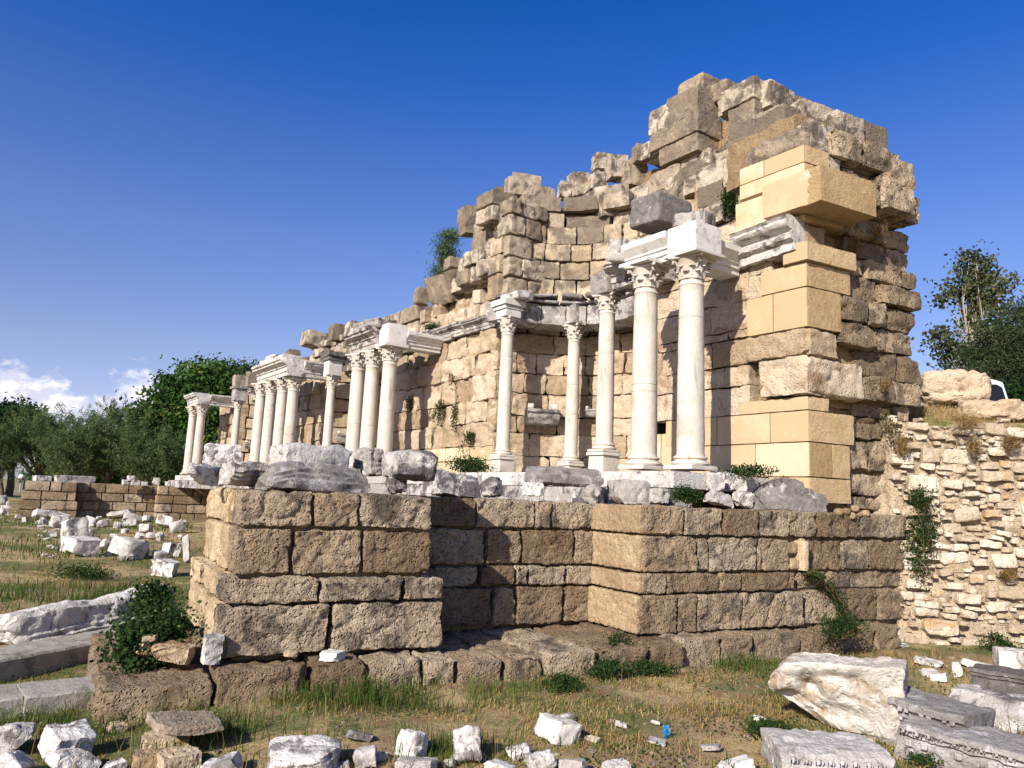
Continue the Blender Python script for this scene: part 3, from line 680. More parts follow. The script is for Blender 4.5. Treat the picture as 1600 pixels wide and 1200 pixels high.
# near shoulder of the upper storey, between the end pier and the niche
sh = M()
courses(sh, face_map, 7.35, 9.5, [5.6, 6.0, 6.45, 6.85, 7.3], .6, rng, d=1.2, jit=.08, **{**ROUGH, **UB})
courses(sh, face_map, 7.9, 11.4, [7.2, 7.6, 8.05, 8.5], .7, rng, d=2.25, jit=.1, **{**ROUGH, **UB})
courses(sh, face_map, 9.6, 13.2, [8.3, 8.75, 9.2], .7, rng, d=2.75, jit=.12, **{**ROUGH, **UB})
def we_map(a, d, z): return (7.43-d)[:, None]*EU+(VW+a)[:, None]*EV+z[:, None]*np.array([0, 0, 1.0])
courses(sh, we_map, .1, 1.4, [5.9, 6.4, 6.9, 7.4], .6, rng, d=0, jit=.03, **ROUGH)
sh.build('shoulder', M_GREYS, fac)

# niches: curved walls on both storeys
def zrow(z0, z1, h, rng):
    n = max(1, int(round((z1-z0)/h))); z = np.linspace(z0, z1, n+1); z[1:-1] += rng.uniform(-.05, .05, n-1); return list(z)
n1 = M(); am = apse_map(11.75, 2.3); LA = math.pi*2.3
courses(n1, am, 0, LA, zrow(1.85, 5.55, .48, rng), .75, rng, d=0, jit=.03, depth=.3, **{**ROUGH, 'amp': .03, 'gap': .001, 'r': .014})
n1.build('niche_wall', M_SAND, fac); n1 = M()
courses(n1, am, .9, LA, [5.55, 5.95, 6.3], .7, rng, d=.02, jit=.05, depth=.35, **ROUGH)
n1.build('niche_band', M_GREYS, fac); n1 = M()
courses(n1, am, 1.6, LA-.02, [6.3, 6.92, 7.36, 7.78, 8.22], .58, rng, d=.1, jit=.05, depth=.5, res=.036, r=.022, amp=.024, freq=7, chip=(5, .12), gap=.006, fine=.008, ff=22, layer=.01,
        top=lambda a: 9 if a > 2.2 else 7.8, skip=lambda a, z: (a > 6.3 and z > 7.6 and rng.random() < .4))
n1.build('upper_niche', stone_mat('niche_blocks', (.29, .215, .13), (.47, .36, .23), (.58, .475, .335), stain=((.21, .165, .12), .51, .66, 1.1), stain2=((.57, .48, .36), .56, .72, 2.4), bump=.75, pit=.5, tw=.9), fac); n1 = M()
courses(n1, am, 2.4, LA+.1, [8.2, 8.6, 9.0], .75, rng, d=.28, jit=.16, depth=.7, top=lambda a: float(np.interp(a, [2.4, 4, 6, 7.3], [9.6, 9.2, 8.9, 8.8])), **{**ROUGH, **UB, 'chip': (5, .14)})
courses(n1, am, 2.4, LA-.4, [8.6, 9.05, 9.5], .8, rng, d=1.0, jit=.2, depth=.7, skip=lambda a, z: rng.random() < .25, top=lambda a: float(np.interp(a, [2.4, 4, 6, 7.3], [10.2, 9.7, 8.9, 8.6])), **{**ROUGH, **UB, 'chip': (5, .15)})
courses(n1, am, 2.2, LA-.2, [8.1, 8.36, 8.64, 8.9, 9.2, 9.45], .34, rng, d=1.45, jit=.12, depth=.5, top=lambda a: float(np.interp(a, [2.2, 4, 6, 7.3], [9.75, 9.35, 8.95, 8.75])), **{**ROUGH, **UB, 'chip': (6, .18)})
courses(n1, am, 2.3, LA, [8.15, 8.4, 8.62], .3, rng, d=.55, jit=.12, depth=.4, skip=lambda a, z: rng.random() < .3, **{**ROUGH, **UB, 'chip': (6, .2)})
n1.build('niche_top', M_GREYS, fac)
for uc in (21.75, 31.75):
    n2 = M(); courses(n2, apse_map(uc, 2.3), 0, LA, zrow(1.85, 5.9, .5, rng), .8, rng, d=0, jit=.03, depth=.3, **{**ROUGH, 'res': .09, 'amp': .03, 'freq': 5})
    n2.build('niche_wall', M_SAND, fac)
# flank walls between the niches
def flank(a0, a1, far):
    f = M(); kw = {**ROUGH, 'res': .1 if far else .05, 'amp': .045, 'big': .05, 'freq': 5, 'layer': .03}
    zs = zrow(2.95, 5.6, .5, rng) if not far else zrow(1.85, 5.6, .5, rng)
    courses(f, face_map, a0, a1, zs, .85, rng, d=0, jit=.045, depth=.3, **{**kw, 'gap': -.008, 'r': .03})
    f.build('flank_wall', M_SAND, fac)
    if not far:
        f = M(); courses(f, face_map, a0, a1, [1.85, 2.28, 2.62, 2.95], .75, rng, d=-.02, jit=.012, depth=.3, **{**SM, 'gap': .006, 'amp': .01}); f.build('flank_base', M_ASH, fac)
    f = M()
    def em(a, d, z): return (a0+d)[:, None]*EU+(VW+a)[:, None]*EV+z[:, None]*np.array([0, 0, 1.0])
    return f
flank(14.05, 19.45, False); flank(24.05, 29.45, True); flank(34.05, 37.1, True)
# upper part beyond the niche: exposed rubble core stepping down to the left
def top_f(a): return float(np.interp(a, [13.9, 14.6, 15.6, 16.3, 16.9, 17.6, 18.5, 19.3, 20.2, 24, 27, 28.5, 31, 36], [8.75, 8.9, 8.75, 8.2, 7.6, 7.1, 6.75, 6.6, 6.45, 6.6, 6.6, 6.35, 6.25, 6.2]))
def top_low(a): return float(np.interp(a, [20, 22, 23.5, 25.5, 27.5, 29, 32, 34.5, 36.5], [6.6, 6.65, 7.0, 7.15, 6.9, 6.5, 6.05, 6.15, 6.05]))
uf_ = M()
kw = {**ROUGH, 'r': .03, 'amp': .028, 'freq': 6, 'chip': (7, .17), 'gap': .014, 'big': .03, 'layer': .025, 'res': .05, 'back': True}
courses(uf_, face_map, 14.1, 20.5, [5.75, 6.12, 6.5, 6.9, 7.3, 7.7], .62, rng, d=.15, jit=.14, depth=.6, top=top_f, front=lambda a, z: (z-5.8)*.38, **kw)
uf_.build('rubble_slope', M_SAND, fac); uf_ = M()
courses(uf_, face_map, 13.95, 17.6, [7.0, 7.45, 7.85, 8.3, 8.75, 9.15], .6, rng, d=.1, jit=.10, depth=.8, top=top_f, front=lambda a, z: max(0, z-7.4)*.22+max(0, a-15.4)*.25, **kw)
courses(uf_, face_map, 14.1, 19.5, [6.4, 6.85, 7.3, 7.75, 8.2, 8.6], .7, rng, d=1.2, jit=.15, depth=.8, top=lambda a: top_f(a)+.1, **kw)
def fe_map(a, d, z): return (14.0+d)[:, None]*EU+(VW+a)[:, None]*EV+z[:, None]*np.array([0, 0, 1.0])
courses(uf_, fe_map, .1, 1.2, [6.3, 6.8, 7.3, 7.8, 8.3, 8.7], .5, rng, d=-.05, jit=.1, depth=.5, **kw)
uf_.build('broken_edge', M_GREYS, fac); uf_ = M()
courses(uf_, face_map, 20.3, 36.5, [5.72, 6.1, 6.45, 6.78, 7.05], .9, rng, d=.35, jit=.2, depth=1.2, top=top_low, **{**kw, 'res': .1})
courses(uf_, face_map, 20.4, 24.7, [6.6, 7.1, 7.62], .8, rng, d=1.3, jit=.05, depth=.8, **{**kw, 'res': .1, 'chip': (2, .08), 'amp': .02, 'big': .02, 'r': .04})
uf_.build('low_upper_wall', M_GREYS, fac)
bk = M(); core_box(bk, face_map, 14.2, 17.0, 5.6, 7.8, .9, 2.9, .15, rng, .05); core_box(bk, face_map, 16.5, 20.3, 5.6, 6.3, .65, 2.9, .15, rng, .05); core_box(bk, face_map, 20, 36.4, 5.6, 6.1, .6, 2.9, .25, rng, .1)
bk.build('upper_core', M_MORT, fac)

# ------------------------------------------------------------------ rubble field-stone wall at the right
rng = np.random.default_rng(33)
def rub_map(a, d, z): return RA[None, :]+a[:, None]*RD+(d+(z-0)*.06)[:, None]*RN+z[:, None]*np.array([0, 0, 1.0])
rub = thing('fieldstone_wall', 'pale rubble retaining wall of small fieldstones at the right edge', 'wall', RA)
mm = M(); HT = lambda a: 3.16+.10*math.sin(a*5.1)+.07*math.sin(a*11.7+1)
cs_ = .0125; occ = np.zeros((int(5.2/cs_), int(3.5/cs_)), bool)
for (cnt, w0, w1, h0, h1) in ((90, .26, .50, .14, .24), (900, .15, .34, .08, .16), (3500, .09, .20, .05, .10), (6000, .045, .11, .03, .06)):
    for _ in range(cnt):
        w, h = rng.uniform(w0, w1), rng.uniform(h0, h1); a, z = rng.uniform(.02, 4.6-w), rng.uniform(-.05, 3.32-h)
        i0, i1, k0, k1 = int((a+.56)/cs_), int((a+.56+w)/cs_), max(0, int(z/cs_)), max(0, int((z+h)/cs_))
        if occ[i0:i1, k0:k1].any() or z+h > HT(a+w/2) or a < .12*math.sin(z*7): continue
        occ[i0:i1, k0:k1] = True
        block(mm, rub_map, a, a+w, z, z+h, rng.uniform(-.10, .01) if w > .12 else rng.uniform(-.06, .02), .2, .024, rng, r=.16*h, amp=.010+.02*h, freq=9, chip=(10, .26), gap=.0, big=.06*h, fine=.005, slope=rng.normal(0, .07), layer=.006)
mm.build('stones', M_CREAM, rub); mm = M()
core_box(mm, rub_map, .0, 4.7, -.3, 3.15, .03, .6, .03, rng, .06)
core_box(mm, rub_map, -.2, .3, -.3, 2.9, .12, 1.2, .06, rng, .1)
mm.build('mortar', M_MORTC, rub)

# ------------------------------------------------------------------ columns
FX = (np.column_stack([-EU, EV, [0, 0, 1.0]]))           # local x runs back along the facade towards the viewer, y into the wall
def capital(mm, cx, cy, z0, z1, r, rng, seg=24, worn=.004):
    h = z1-z0; hb = h*.86
    prof = [(r*.90, z0), (r*.93, z0+hb*.12), (r*.94, z0+hb*.45), (r*1.02, z0+hb*.75), (r*1.2, z0+hb)]
    lathe(mm, prof, seg, (cx, cy, 0), wob=worn, rng=rng)
    for tier, (zb, hh, n, ph) in enumerate(((0, .44, 8, 0), (.14, .62, 8, math.pi/8))):
        for k in range(n):
            a0 = 2*math.pi*k/n+ph-TH; V = []; nt_, nw = 7, 5
            for i in range(nt_):
                t = i/(nt_-1); R = r*(.97+.06*t)+r*.34*t**3.2; z = z0+hb*(zb+hh*(t if t < .86 else .86-(t-.86)*1.2))
                wd = r*.40*(1-.55*t**2.5)*(.92 if tier else 1)
                for j in range(nw):
                    w = (j/(nw-1)*2-1); sc = 1+.12*math.sin(i*2.6) if abs(w) > .9 else 1
                    rr = R-r*.12*w*w+(r*.05 if j == 2 else 0)
                    V.append((cx+rr*math.cos(a0)-wd*w*sc*math.sin(a0), cy+rr*math.sin(a0)+wd*w*sc*math.cos(a0), z))
            Q = [(i*nw+j, i*nw+j+1, (i+1)*nw+j+1, (i+1)*nw+j) for i in range(nt_-1) for j in range(nw-1)]
            mm.add(V, Q, tint=.5)
    for k in range(4):                                    # corner volutes
        a0 = math.pi/4+k*math.pi/2-TH; d = np.array([math.cos(a0), math.sin(a0), 0])
        p = [np.array([cx, cy, 0])+d*(r*q)+np.array([0, 0, z0+hb*w]) for q, w in ((.98, .55), (1.15, .78), (1.38, .93), (1.5, .90), (1.48, .80), (1.38, .80))]
        tube(mm, p, [r*.08, r*.10, r*.13, r*.14, r*.13, r*.08], 6)
    ab = M(); w = r*1.34; pts = []
    for k in range(4):
        for q in (-1, -.5, 0, .5):
            bow = 1-.14*(1-q*q); v = np.array([w*bow, w*q]) ; c, s_ = math.cos(k*math.pi/2-TH), math.sin(k*math.pi/2-TH)
            pts.append((cx+c*v[0]-s_*v[1], cy+s_*v[0]+c*v[1]))
    n = len(pts); lv = [(.95, z0+hb), (1.0, z0+hb+.03*h), (1.0, z1-.01), (.97, z1)]
    V = [(cx+(x-cx)*f, cy+(y-cy)*f, z) for f, z in lv for x, y in pts]; Q = [(i*n+j, i*n+(j+1) % n, (i+1)*n+(j+1) % n, (i+1)*n+j) for i in range(3) for j in range(n)]
    V += [(cx, cy, z0+hb), (cx, cy, z1)]; T = [(4*n, (j+1) % n, j) for j in range(n)]+[(4*n+1, 3*n+j, 3*n+(j+1) % n) for j in range(n)]
    mm.add(V, Q, T, tint=.6)
def sq_block(mm, cx, cy, w, z0, z1, rng, res=.05, amp=.006, w2=None, chip=(1, .06)):
    half = (w/2, (w2 or w)/2, (z1-z0)/2); n = tuple(max(2, int(2*h/res)) for h in half)
    P, Q = stone_shape(half, n, .012, amp, 9, chip, rng); mm.add(P @ FX.T+np.array([cx, cy, (z0+z1)/2]), Q, tint=rng.random())
def column(u, v, zb, zt, r, label, rng, ped=0.0, ncap=1.75, group='marble columns of the facade', mats=None, seg=28):
    P = uv(u, v, zb); cx, cy = P[0], P[1]
    t = thing('column', label, 'column', P, group); hc = r*ncap; z = zb
    if ped:
        q = M(); sq_block(q, cx, cy, r*2.9, z, z+.07, rng); sq_block(q, cx, cy, r*2.5, z+.07, z+ped-.06, rng, chip=(2, .1)); sq_block(q, cx, cy, r*2.9, z+ped-.06, z+ped, rng)
        q.build('pedestal', M_SHAFT, t); z += ped
    b = M(); sq_block(b, cx, cy, r*2.75, z, z+r*.35, rng); k = r*.35
    prof = [(r*1.34, z+k), (r*1.40, z+k+r*.10), (r*1.36, z+k+r*.22), (r*1.2, z+k+r*.27), (r*1.12, z+k+r*.36), (r*1.14, z+k+r*.42), (r*1.22, z+k+r*.46), (r*1.24, z+k+r*.54), (r*1.18, z+k+r*.62), (r*1.06, z+k+r*.64)]
    lathe(b, prof, seg, (cx, cy, 0), wob=.004, rng=rng); b.build('base', M_SHAFT, t); z += k+r*.64
    s = M(); ztop = zt-hc; H = ztop-z; prof = [(r*1.08, z), (r*1.03, z+r*.12), (r*1.0, z+r*.3)]
    for i in range(1, 24): q = i/24; prof.append((r*(1.0-.11*q**1.6), z+r*.3+(H-r*.85)*q))
    z2 = z+H-r*.5
    for zj in rng.uniform(.25, .85, rng.integers(1, 3)):                                # drum joints
        zz = z+r*.3+(H-r*.85)*zj; rr = r*(1.0-.11*zj**1.6); prof += [(rr, zz-.008), (rr*.965, zz-.002), (rr*.965, zz+.002), (rr*rng.uniform(.985, 1.005), zz+.008)]
    prof.sort(key=lambda p: p[1])
    prof += [(r*.885, z2), (r*.93, z2+.012), (r*.96, z2+r*.10), (r*.93, z2+r*.2), (r*.885, z2+r*.24), (r*.88, ztop)]
    lathe(s, prof, seg, (cx, cy, 0), wob=.007, rng=rng); s.build('shaft', M_SHAFT, t)
    c = M(); capital(c, cx, cy, ztop, zt, r, rng); c.build('capital', M_SHAFT, t)
    return t
rng = np.random.default_rng(44)
BIG, SMALL = .19, .145
column(7.25, 8.12, 2.29, 5.30, BIG, 'tall white column nearest the viewer, under the corner of the white entablature', rng)
column(8.0, 7.97, 2.29, 5.30, BIG, 'tall white column just left of the nearest one, under the same white entablature', rng)
column(10.1, 9.1, 2.25, 5.49, SMALL+.01, 'thinner column on a pedestal at the near edge of the first niche, dirty bracket block above', rng, ped=.42)
column(12.85, 10.62, 2.25, 5.65, SMALL, 'slim column inside the first niche, right of the hollow statue bracket', rng, ped=.36, ncap=2.2)
column(13.38, 9.2, 2.27, 5.66, SMALL, 'slim column on a tall pedestal at the far edge of the first niche, beside the rough yellow wall', rng, ped=.40, ncap=2.2)
column(16.75, 8.1, 2.28, 5.30, BIG, 'tall column under the white bracket of the middle group, nearest of that group of three', rng)
column(17.5, 8.0, 2.28, 5.30, BIG, 'tall column in the middle of the group of three columns', rng)
column(18.2, 7.93, 2.28, 5.30, BIG, 'tall column at the far end of the group of three, under stained entablature', rng)
column(22.62, 9.0, 2.27, 5.36, SMALL, 'slim lone column under its own dark capped block, between the groups of three and four', rng, ped=.4, ncap=2.2)
for i, (u, v, nm) in enumerate(((23.6, 8.15, 'nearest'), (24.3, 8.05, 'second'), (25.3, 8.0, 'third'), (25.95, 7.87, 'farthest'))):
    column(u, v, 2.28, 5.30, BIG, {'nearest': 'tall column nearest the viewer in the group of four under one weathered beam', 'second': 'tall column second from the right in the group of four under one weathered beam',
           'third': 'tall column third from the right in the group of four under one weathered beam', 'farthest': 'leftmost tall column in the group of four under one weathered beam'}[nm], rng, seg=18)
column(32.5, 8.95, 2.27, 5.36, SMALL, 'slim column under a grey block between the far pair and the group of four', rng, ped=.4, ncap=2.2, seg=16)
column(35.0, 8.12, 2.28, 5.28, BIG, 'right hand column of the far pair at the left end of the facade', rng, seg=16)
column(36.2, 8.05, 2.28, 5.28, BIG, 'leftmost column of the whole facade, outer one of the far pair', rng, seg=16)

# marble platform under the columns
plat = thing('column_platform', 'long white marble platform with steps carrying the columns', 'platform', uv(7, 7.4, 1.8))
mm = M(); a = 6.9
while a < 36.4:
    b = a+rng.uniform(1.0, 1.7)
    block(mm, face_map, a, b, 2.02, 2.25, -1.98+(.35 if a > 15 else 0), .2, .09, rng, r=.012, amp=.006, chip=(2, .06), gap=.004, back=False)
    a = b
mm.build('upper_step', M_FIELD, plat); mm = M(); a = 6.9
while a < 36.4:
    b = a+rng.uniform(.9, 1.6); block(mm, face_map, a, b, 1.70, 2.02, -2.25+(.35 if a > 15 else 0)+rng.uniform(-.02, .02), -1.6, .09, rng, r=.02, amp=.01, chip=(3, .08), gap=.005); a = b
mm.build('lower_step', M_WEATH, plat); mm = M()
core_box(mm, face_map, 9.3, 14.1, 1.7, 2.24, -1.0, 2.3, .3, rng, .02); core_box(mm, face_map, 19.3, 24.2, 1.7, 2.24, -1.0, 2.3, .3, rng, .02); core_box(mm, face_map, 29.3, 34.2, 1.7, 2.24, -1.0, 2.3, .3, rng, .02)
mm.build('niche_floor', M_MARB, plat)

# ------------------------------------------------------------------ entablatures
def arch_prof(D, H, p=1.0):
    return [(0, 0), (0, .22*H), (-.02*p, .23*H), (-.02*p, .46*H), (-.05*p, .5*H), (-.05*p, .57*H), (-.10*p, .66*H), (-.16*p, .72*H), (-.16*p, .80*H), (-.20*p, .86*H), (-.20*p, H), (D, H), (D, 0)]
def beam(mm, u0, u1, v0, z0, H, D, rng, p=1.0, res=.05, amp=.006, chip=(1, .06), tint=.5, tilt=0.0, prof=None):
    c = uv((u0+u1)/2, v0, z0); Rm = FX @ eul(0, tilt, 0)
    profile_block(mm, prof or arch_prof(D, H, p), u1-u0, rng, res, amp, 8, chip, tint, xf=(Rm, c))
def ret_beam(mm, u0, v0, v1, z0, H, D, rng, p=1.0, res=.05, amp=.006, chip=(1, .06), prof=None):
    """beam running into the wall, its moulded face towards the viewer"""
    c = uv(u0, (v0+v1)/2, z0); Rm = np.column_stack([EV, EU, [0, 0, 1.0]])
    profile_block(mm, prof or arch_prof(D, H, p), v1-v0, rng, res, amp, 8, chip, xf=(Rm, c))
G_EN = 'entablature pieces on the columns'
e = thing('entablature', 'clean white restored entablature with projecting corner block over the two nearest columns', 'entablature', uv(7.2, 8.1, 5.3))
mm = M(); sq_block(mm, *uv(7.22, 8.14)[:2], .62, 5.29, 5.34, rng, amp=.002, chip=(0, 0)); sq_block(mm, *uv(7.22, 8.14)[:2], .54, 5.34, 5.74, rng, amp=.002, chip=(0, 0))
mm.build('corner_block', M_MARB, e)
fas = [(0, 0), (0, .08), (-.03, .09), (-.03, .15), (-.06, .17), (-.06, .20), (-.15, .31), (-.15, .40), (.36, .40), (.36, 0)]
mm = M(); beam(mm, 7.5, 8.42, 7.98, 5.32, .48, .36, rng, prof=fas, amp=.003, chip=(0, 0)); mm.build('left_beam', M_MARB, e)
mm = M(); ret_beam(mm, 7.40, 8.42, 9.36, 5.33, .48, .36, rng, prof=fas, amp=.003, chip=(0, 0)); mm.build('return_beam', M_MARB, e)
mm = M(); sq_block(mm, *uv(8.0, 7.98)[:2], .60, 5.30, 5.36, rng, amp=.002, chip=(0, 0)); mm.build('impost', M_MARB, e)
mm = M(); 
P, Q = stone_shape((.26, .2, .13), (10, 8, 6), .03, .012, 9, (4, .2), rng); mm.add(P @ (FX @ eul(.1, .08, .3)).T+uv(7.28, 8.2, 5.86), Q)
tag(mm.build('marble_block', M_WEATH, origin=uv(7.28, 8.2, 5.74)), 'small white broken block set on the corner of the white entablature', 'stone block')
# dark block behind it
u0, u1 = float(at_v(1030, 325, 8.9) @ EU), float(at_v(984, 325, 8.9) @ EU); z0, z1 = float(at_v(1005, 352, 8.9)[2]), float(at_v(1005, 305, 8.9)[2])
mm = M(); P, Q = stone_shape(((u1-u0)/2, .42, (z1-z0)/2), (18, 18, 16), .06, .012, 14, (4, .12), rng); mm.add(P @ (FX @ eul(0, .05, 0)).T+uv((u0+u1)/2, 9.3, (z0+z1)/2), Q, tint=.3)
tag(mm.build('marble_block', M_DARKM, origin=uv((u0+u1)/2, 9.3, z0)), 'dark grey squared block perched above the white entablature, below the high stack', 'stone block')
# weathered white cornice on the end pier
u0, u1 = uf(1237, 370, -.2), uf(1148, 370, -.2); z0 = float(at_v(1192, 402, VW-.2)[2]); z1 = float(at_v(1192, 350, VW-.2)[2]); H = z1-z0
mm = M(); beam(mm, u0, u1, VW-.12, z0, H, .3, rng, res=.03, amp=.018, chip=(3, .1), tilt=-.05, prof=[(0, 0), (-.02, .22*H), (-.1, .30*H), (-.12, .42*H), (-.05, .46*H), (-.05, .56*H), (-.16, .64*H), (-.2, .74*H), (-.2, .82*H), (-.13, .86*H), (-.19, .95*H), (-.1, H), (.3, H), (.3, 0)])
tag(mm.build('cornice_block', M_FIELD, origin=uv((u0+u1)/2, VW, z0)), 'broken white cornice block jutting from the yellow end pier under the overhanging course', 'cornice')
# first niche: entablature of the thin column at its near edge
e = thing('entablature', 'dirty grey bracket blocks over the thin column at the near edge of the first niche', 'entablature', uv(10.1, 9.1, 5.5))
mm = M(); sq_block(mm, *uv(10.1, 9.1)[:2], .46, 5.49, 5.9, rng, amp=.02, chip=(4, .2), res=.03); mm.build('impost', M_WEATH, e)
mm = M(); beam(mm, 8.75, 9.9, 9.0, 5.55, .5, .4, rng, res=.035, amp=.025, chip=(6, .2), prof=arch_prof(.4, .45, 1.4)); mm.build('beam', M_WEATH, e)
mm = M(); P, Q = stone_shape((.35, .22, .2), (14, 10, 10), .06, .03, 8, (6, .25), rng); mm.add(P @ (FX @ eul(.1, .2, .2)).T+uv(9.3, 8.8, 6.05), Q); mm.build('cornice', M_WEATH, e)
# ring over the niche
am1 = apse_map(11.75, 1.68); LR = math.pi*1.68
e = thing('entablature', 'curved stained frieze and dark broken cornice running round the first niche', 'entablature', uv(11.75, 10.9, 5.6))
mm = M(); a = .9
for w in (.55, .7, .62, .8, .5, .6, .7, .6):
    b = min(a+w, LR+.35); 
    if b-a > .1: block(mm, am1, a, b, 5.62, 6.08, -.16+rng.uniform(-.02, .02), .55, .035, rng, r=.02, amp=.014, chip=(3, .1), gap=.006, freq=10)
    a = b
mm.build('frieze', M_WEATH, e); mm = M(); a = .7
for w in (.7, .62, .8, .75, .66, .9, .7, .5):
    b = min(a+w, LR+.2)
    if b-a > .1:
        block(mm, am1, a, b, 6.09, 6.17+rng.uniform(-.01, .02), -.24, .6, .035, rng, r=.02, amp=.012, chip=(2, .1), gap=.01)
        block(mm, am1, a+.02, b-.03, 6.18, 6.30+rng.uniform(-.02, .05), -.40+rng.uniform(-.04, .12), .6, .035, rng, r=.04, amp=.02, chip=(6, .22), gap=.02, slope=rng.normal(0, .06), layer=.02)
    a = b
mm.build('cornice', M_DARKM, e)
mm = M(); sq_block(mm, *uv(12.85, 10.62)[:2], .44, 5.65, 5.72, rng, amp=.004); sq_block(mm, *uv(12.87, 10.64)[:2], .36, 5.72, 6.2, rng, amp=.016, chip=(4, .14), res=.03); mm.build('impost', M_WEATH, e)
# white impost over the column at the far edge
e = thing('entablature', 'white impost block over the slim column at the far edge of the first niche', 'entablature', uv(13.4, 9.2, 5.66), G_EN)
mm = M(); sq_block(mm, *uv(13.38, 9.2)[:2], .40, 5.66, 5.82, rng, amp=.003); mm.build('impost', M_MARB, e)
mm = M(); sq_block(mm, *uv(13.4, 9.2)[:2], .56, 5.9, 6.03, rng, amp=.004); sq_block(mm, *uv(13.4, 9.2)[:2], .47, 5.82, 5.9, rng, amp=.003); mm.build('cornice', M_MARB, e)
mm = M(); P, Q = stone_shape((.36, .22, .1), (14, 9, 6), .07, .02, 8, (5, .2), rng); mm.add(P @ FX.T+uv(13.3, 9.35, 6.13), Q); tag(mm.build('marble_block', M_FIELD, origin=uv(13.3, 9.35, 6.03)), 'flat white broken slab lying on the impost at the far edge of the first niche', 'stone block')
# string course on the rough wall between the first niche and the group of three
sc_ = thing('string_course', 'narrow white moulded band along the top of the rough yellow wall', 'cornice', uv(16, VW, 5.6))
mm = M(); a = 13.75
for w in (.9, .75, .6, .8, .65, .55, .7, .6):
    b = min(a+w, 18.9)
    if b-a > .1: beam(mm, a+.01, b-.01, VW-.08+rng.uniform(-.02, .02), 5.62+rng.uniform(-.02, .02), .30+rng.uniform(-.03, .04), .4, rng, p=.8, res=.04, amp=.014, chip=(3, .12), tint=rng.random())
    a = b
mm.build('band', M_WEATH, sc_)
# group of three
e = thing('entablature', 'stained entablature with a white restored bracket over the group of three columns', 'entablature', uv(17.5, 8, 5.3))
mm = M(); beam(mm, 16.98, 18.55, 7.82, 5.31, .52, .42, rng, amp=.018, chip=(3, .1), res=.045, p=1.2); mm.build('stained_beam', M_WEATH, e)
mm = M(); sq_block(mm, *uv(16.72, 8.1)[:2], .62, 5.30, 5.38, rng, amp=.002, chip=(0, 0)); sq_block(mm, *uv(16.72, 8.12)[:2], .50, 5.38, 5.86, rng, amp=.002, chip=(0, 0)); ret_beam(mm, 16.55, 8.38, 9.36, 5.33, .48, .4, rng, prof=fas, amp=.002, chip=(0, 0)); mm.build('restored_bracket', M_MARB, e)
for (u, v, z, hx, hz) in ((17.2, 8.0, 5.95, .36, .12), (17.95, 8.0, 5.96, .32, .14), (18.4, 8.05, 5.93, .25, .1)):
    mm = M(); P, Q = stone_shape((hx, .3, hz), (14, 10, 7), .06, .03, 7, (6, .2), rng, layer=.03); mm.add(P @ (FX @ eul(.05, .06, .1)).T+uv(u, v, z), Q, tint=rng.random()); mm.build('broken_cornice', M_WEATH, e)
# lone block, group of four, far pieces
e = thing('entablature', 'tall dark capped impost block over the slim lone column', 'entablature', uv(22.62, 9.0, 5.36))
mm = M(); sq_block(mm, *uv(22.62, 9.0)[:2], .44, 5.36, 5.82, rng, amp=.006); mm.build('impost', M_MARB, e)
mm = M(); sq_block(mm, *uv(22.62, 9.02)[:2], .58, 5.82, 5.92, rng, amp=.012, res=.04); sq_block(mm, *uv(22.62, 9.02)[:2], .74, 5.92, 6.1, rng, amp=.03, chip=(6, .2), res=.04); mm.build('cap', M_DARKM, e)
mm = M(); beam(mm, 19.6, 23.7, VW+.6, 5.62, .5, .4, rng, res=.08, amp=.01); mm.build('back_beam', M_WEATH, e)
e = thing('entablature', 'long weathered white entablature over the group of four columns', 'entablature', uv(24.7, 8, 5.3))
mm = M(); beam(mm, 23.25, 26.3, 7.8, 5.31, .55, .5, rng, amp=.012, res=.06, chip=(2, .06), p=1.3); ret_beam(mm, 23.27, 8.3, 9.4, 5.33, .5, .4, rng, amp=.01, res=.06); mm.build('beam', M_FIELD, e)
for (u, hx, hz) in ((24.2, .5, .1), (25.2, .45, .17), (25.9, .3, .12)):
    mm = M(); P, Q = stone_shape((hx, .33, hz), (12, 8, 6), .07, .03, 6, (5, .2), rng); mm.add(P @ FX.T+uv(u, 8.1, 5.86+hz), Q, tint=rng.random()); mm.build('broken_cornice', M_FIELD, e)
e = thing('entablature', 'grey stained impost with short beam over the slim column near the far pair', 'entablature', uv(32.5, 8.95, 5.36))
mm = M(); sq_block(mm, *uv(32.5, 8.95)[:2], .5, 5.36, 5.85, rng, amp=.015, res=.06); sq_block(mm, *uv(32.5, 8.95)[:2], .64, 5.85, 5.96, rng, amp=.015, res=.06); mm.build('impost', M_DARKM, e)
mm = M(); beam(mm, 29.5, 34.1, VW+.5, 5.6, .5, .4, rng, res=.12, amp=.015); mm.build('back_beam', M_WEATH, e)
e = thing('entablature', 'white beam with rounded corner over the far pair of columns', 'entablature', uv(35.5, 8.1, 5.28))
mm = M(); beam(mm, 34.7, 36.55, 7.85, 5.29, .5, .5, rng, res=.08, amp=.015, chip=(3, .12)); mm.build('beam', M_FIELD, e)
mm = M(); ret_beam(mm, 34.75, 8.35, 9.4, 5.3, .46, .4, rng, res=.08, amp=.01); mm.build('return_beam', M_FIELD, e)

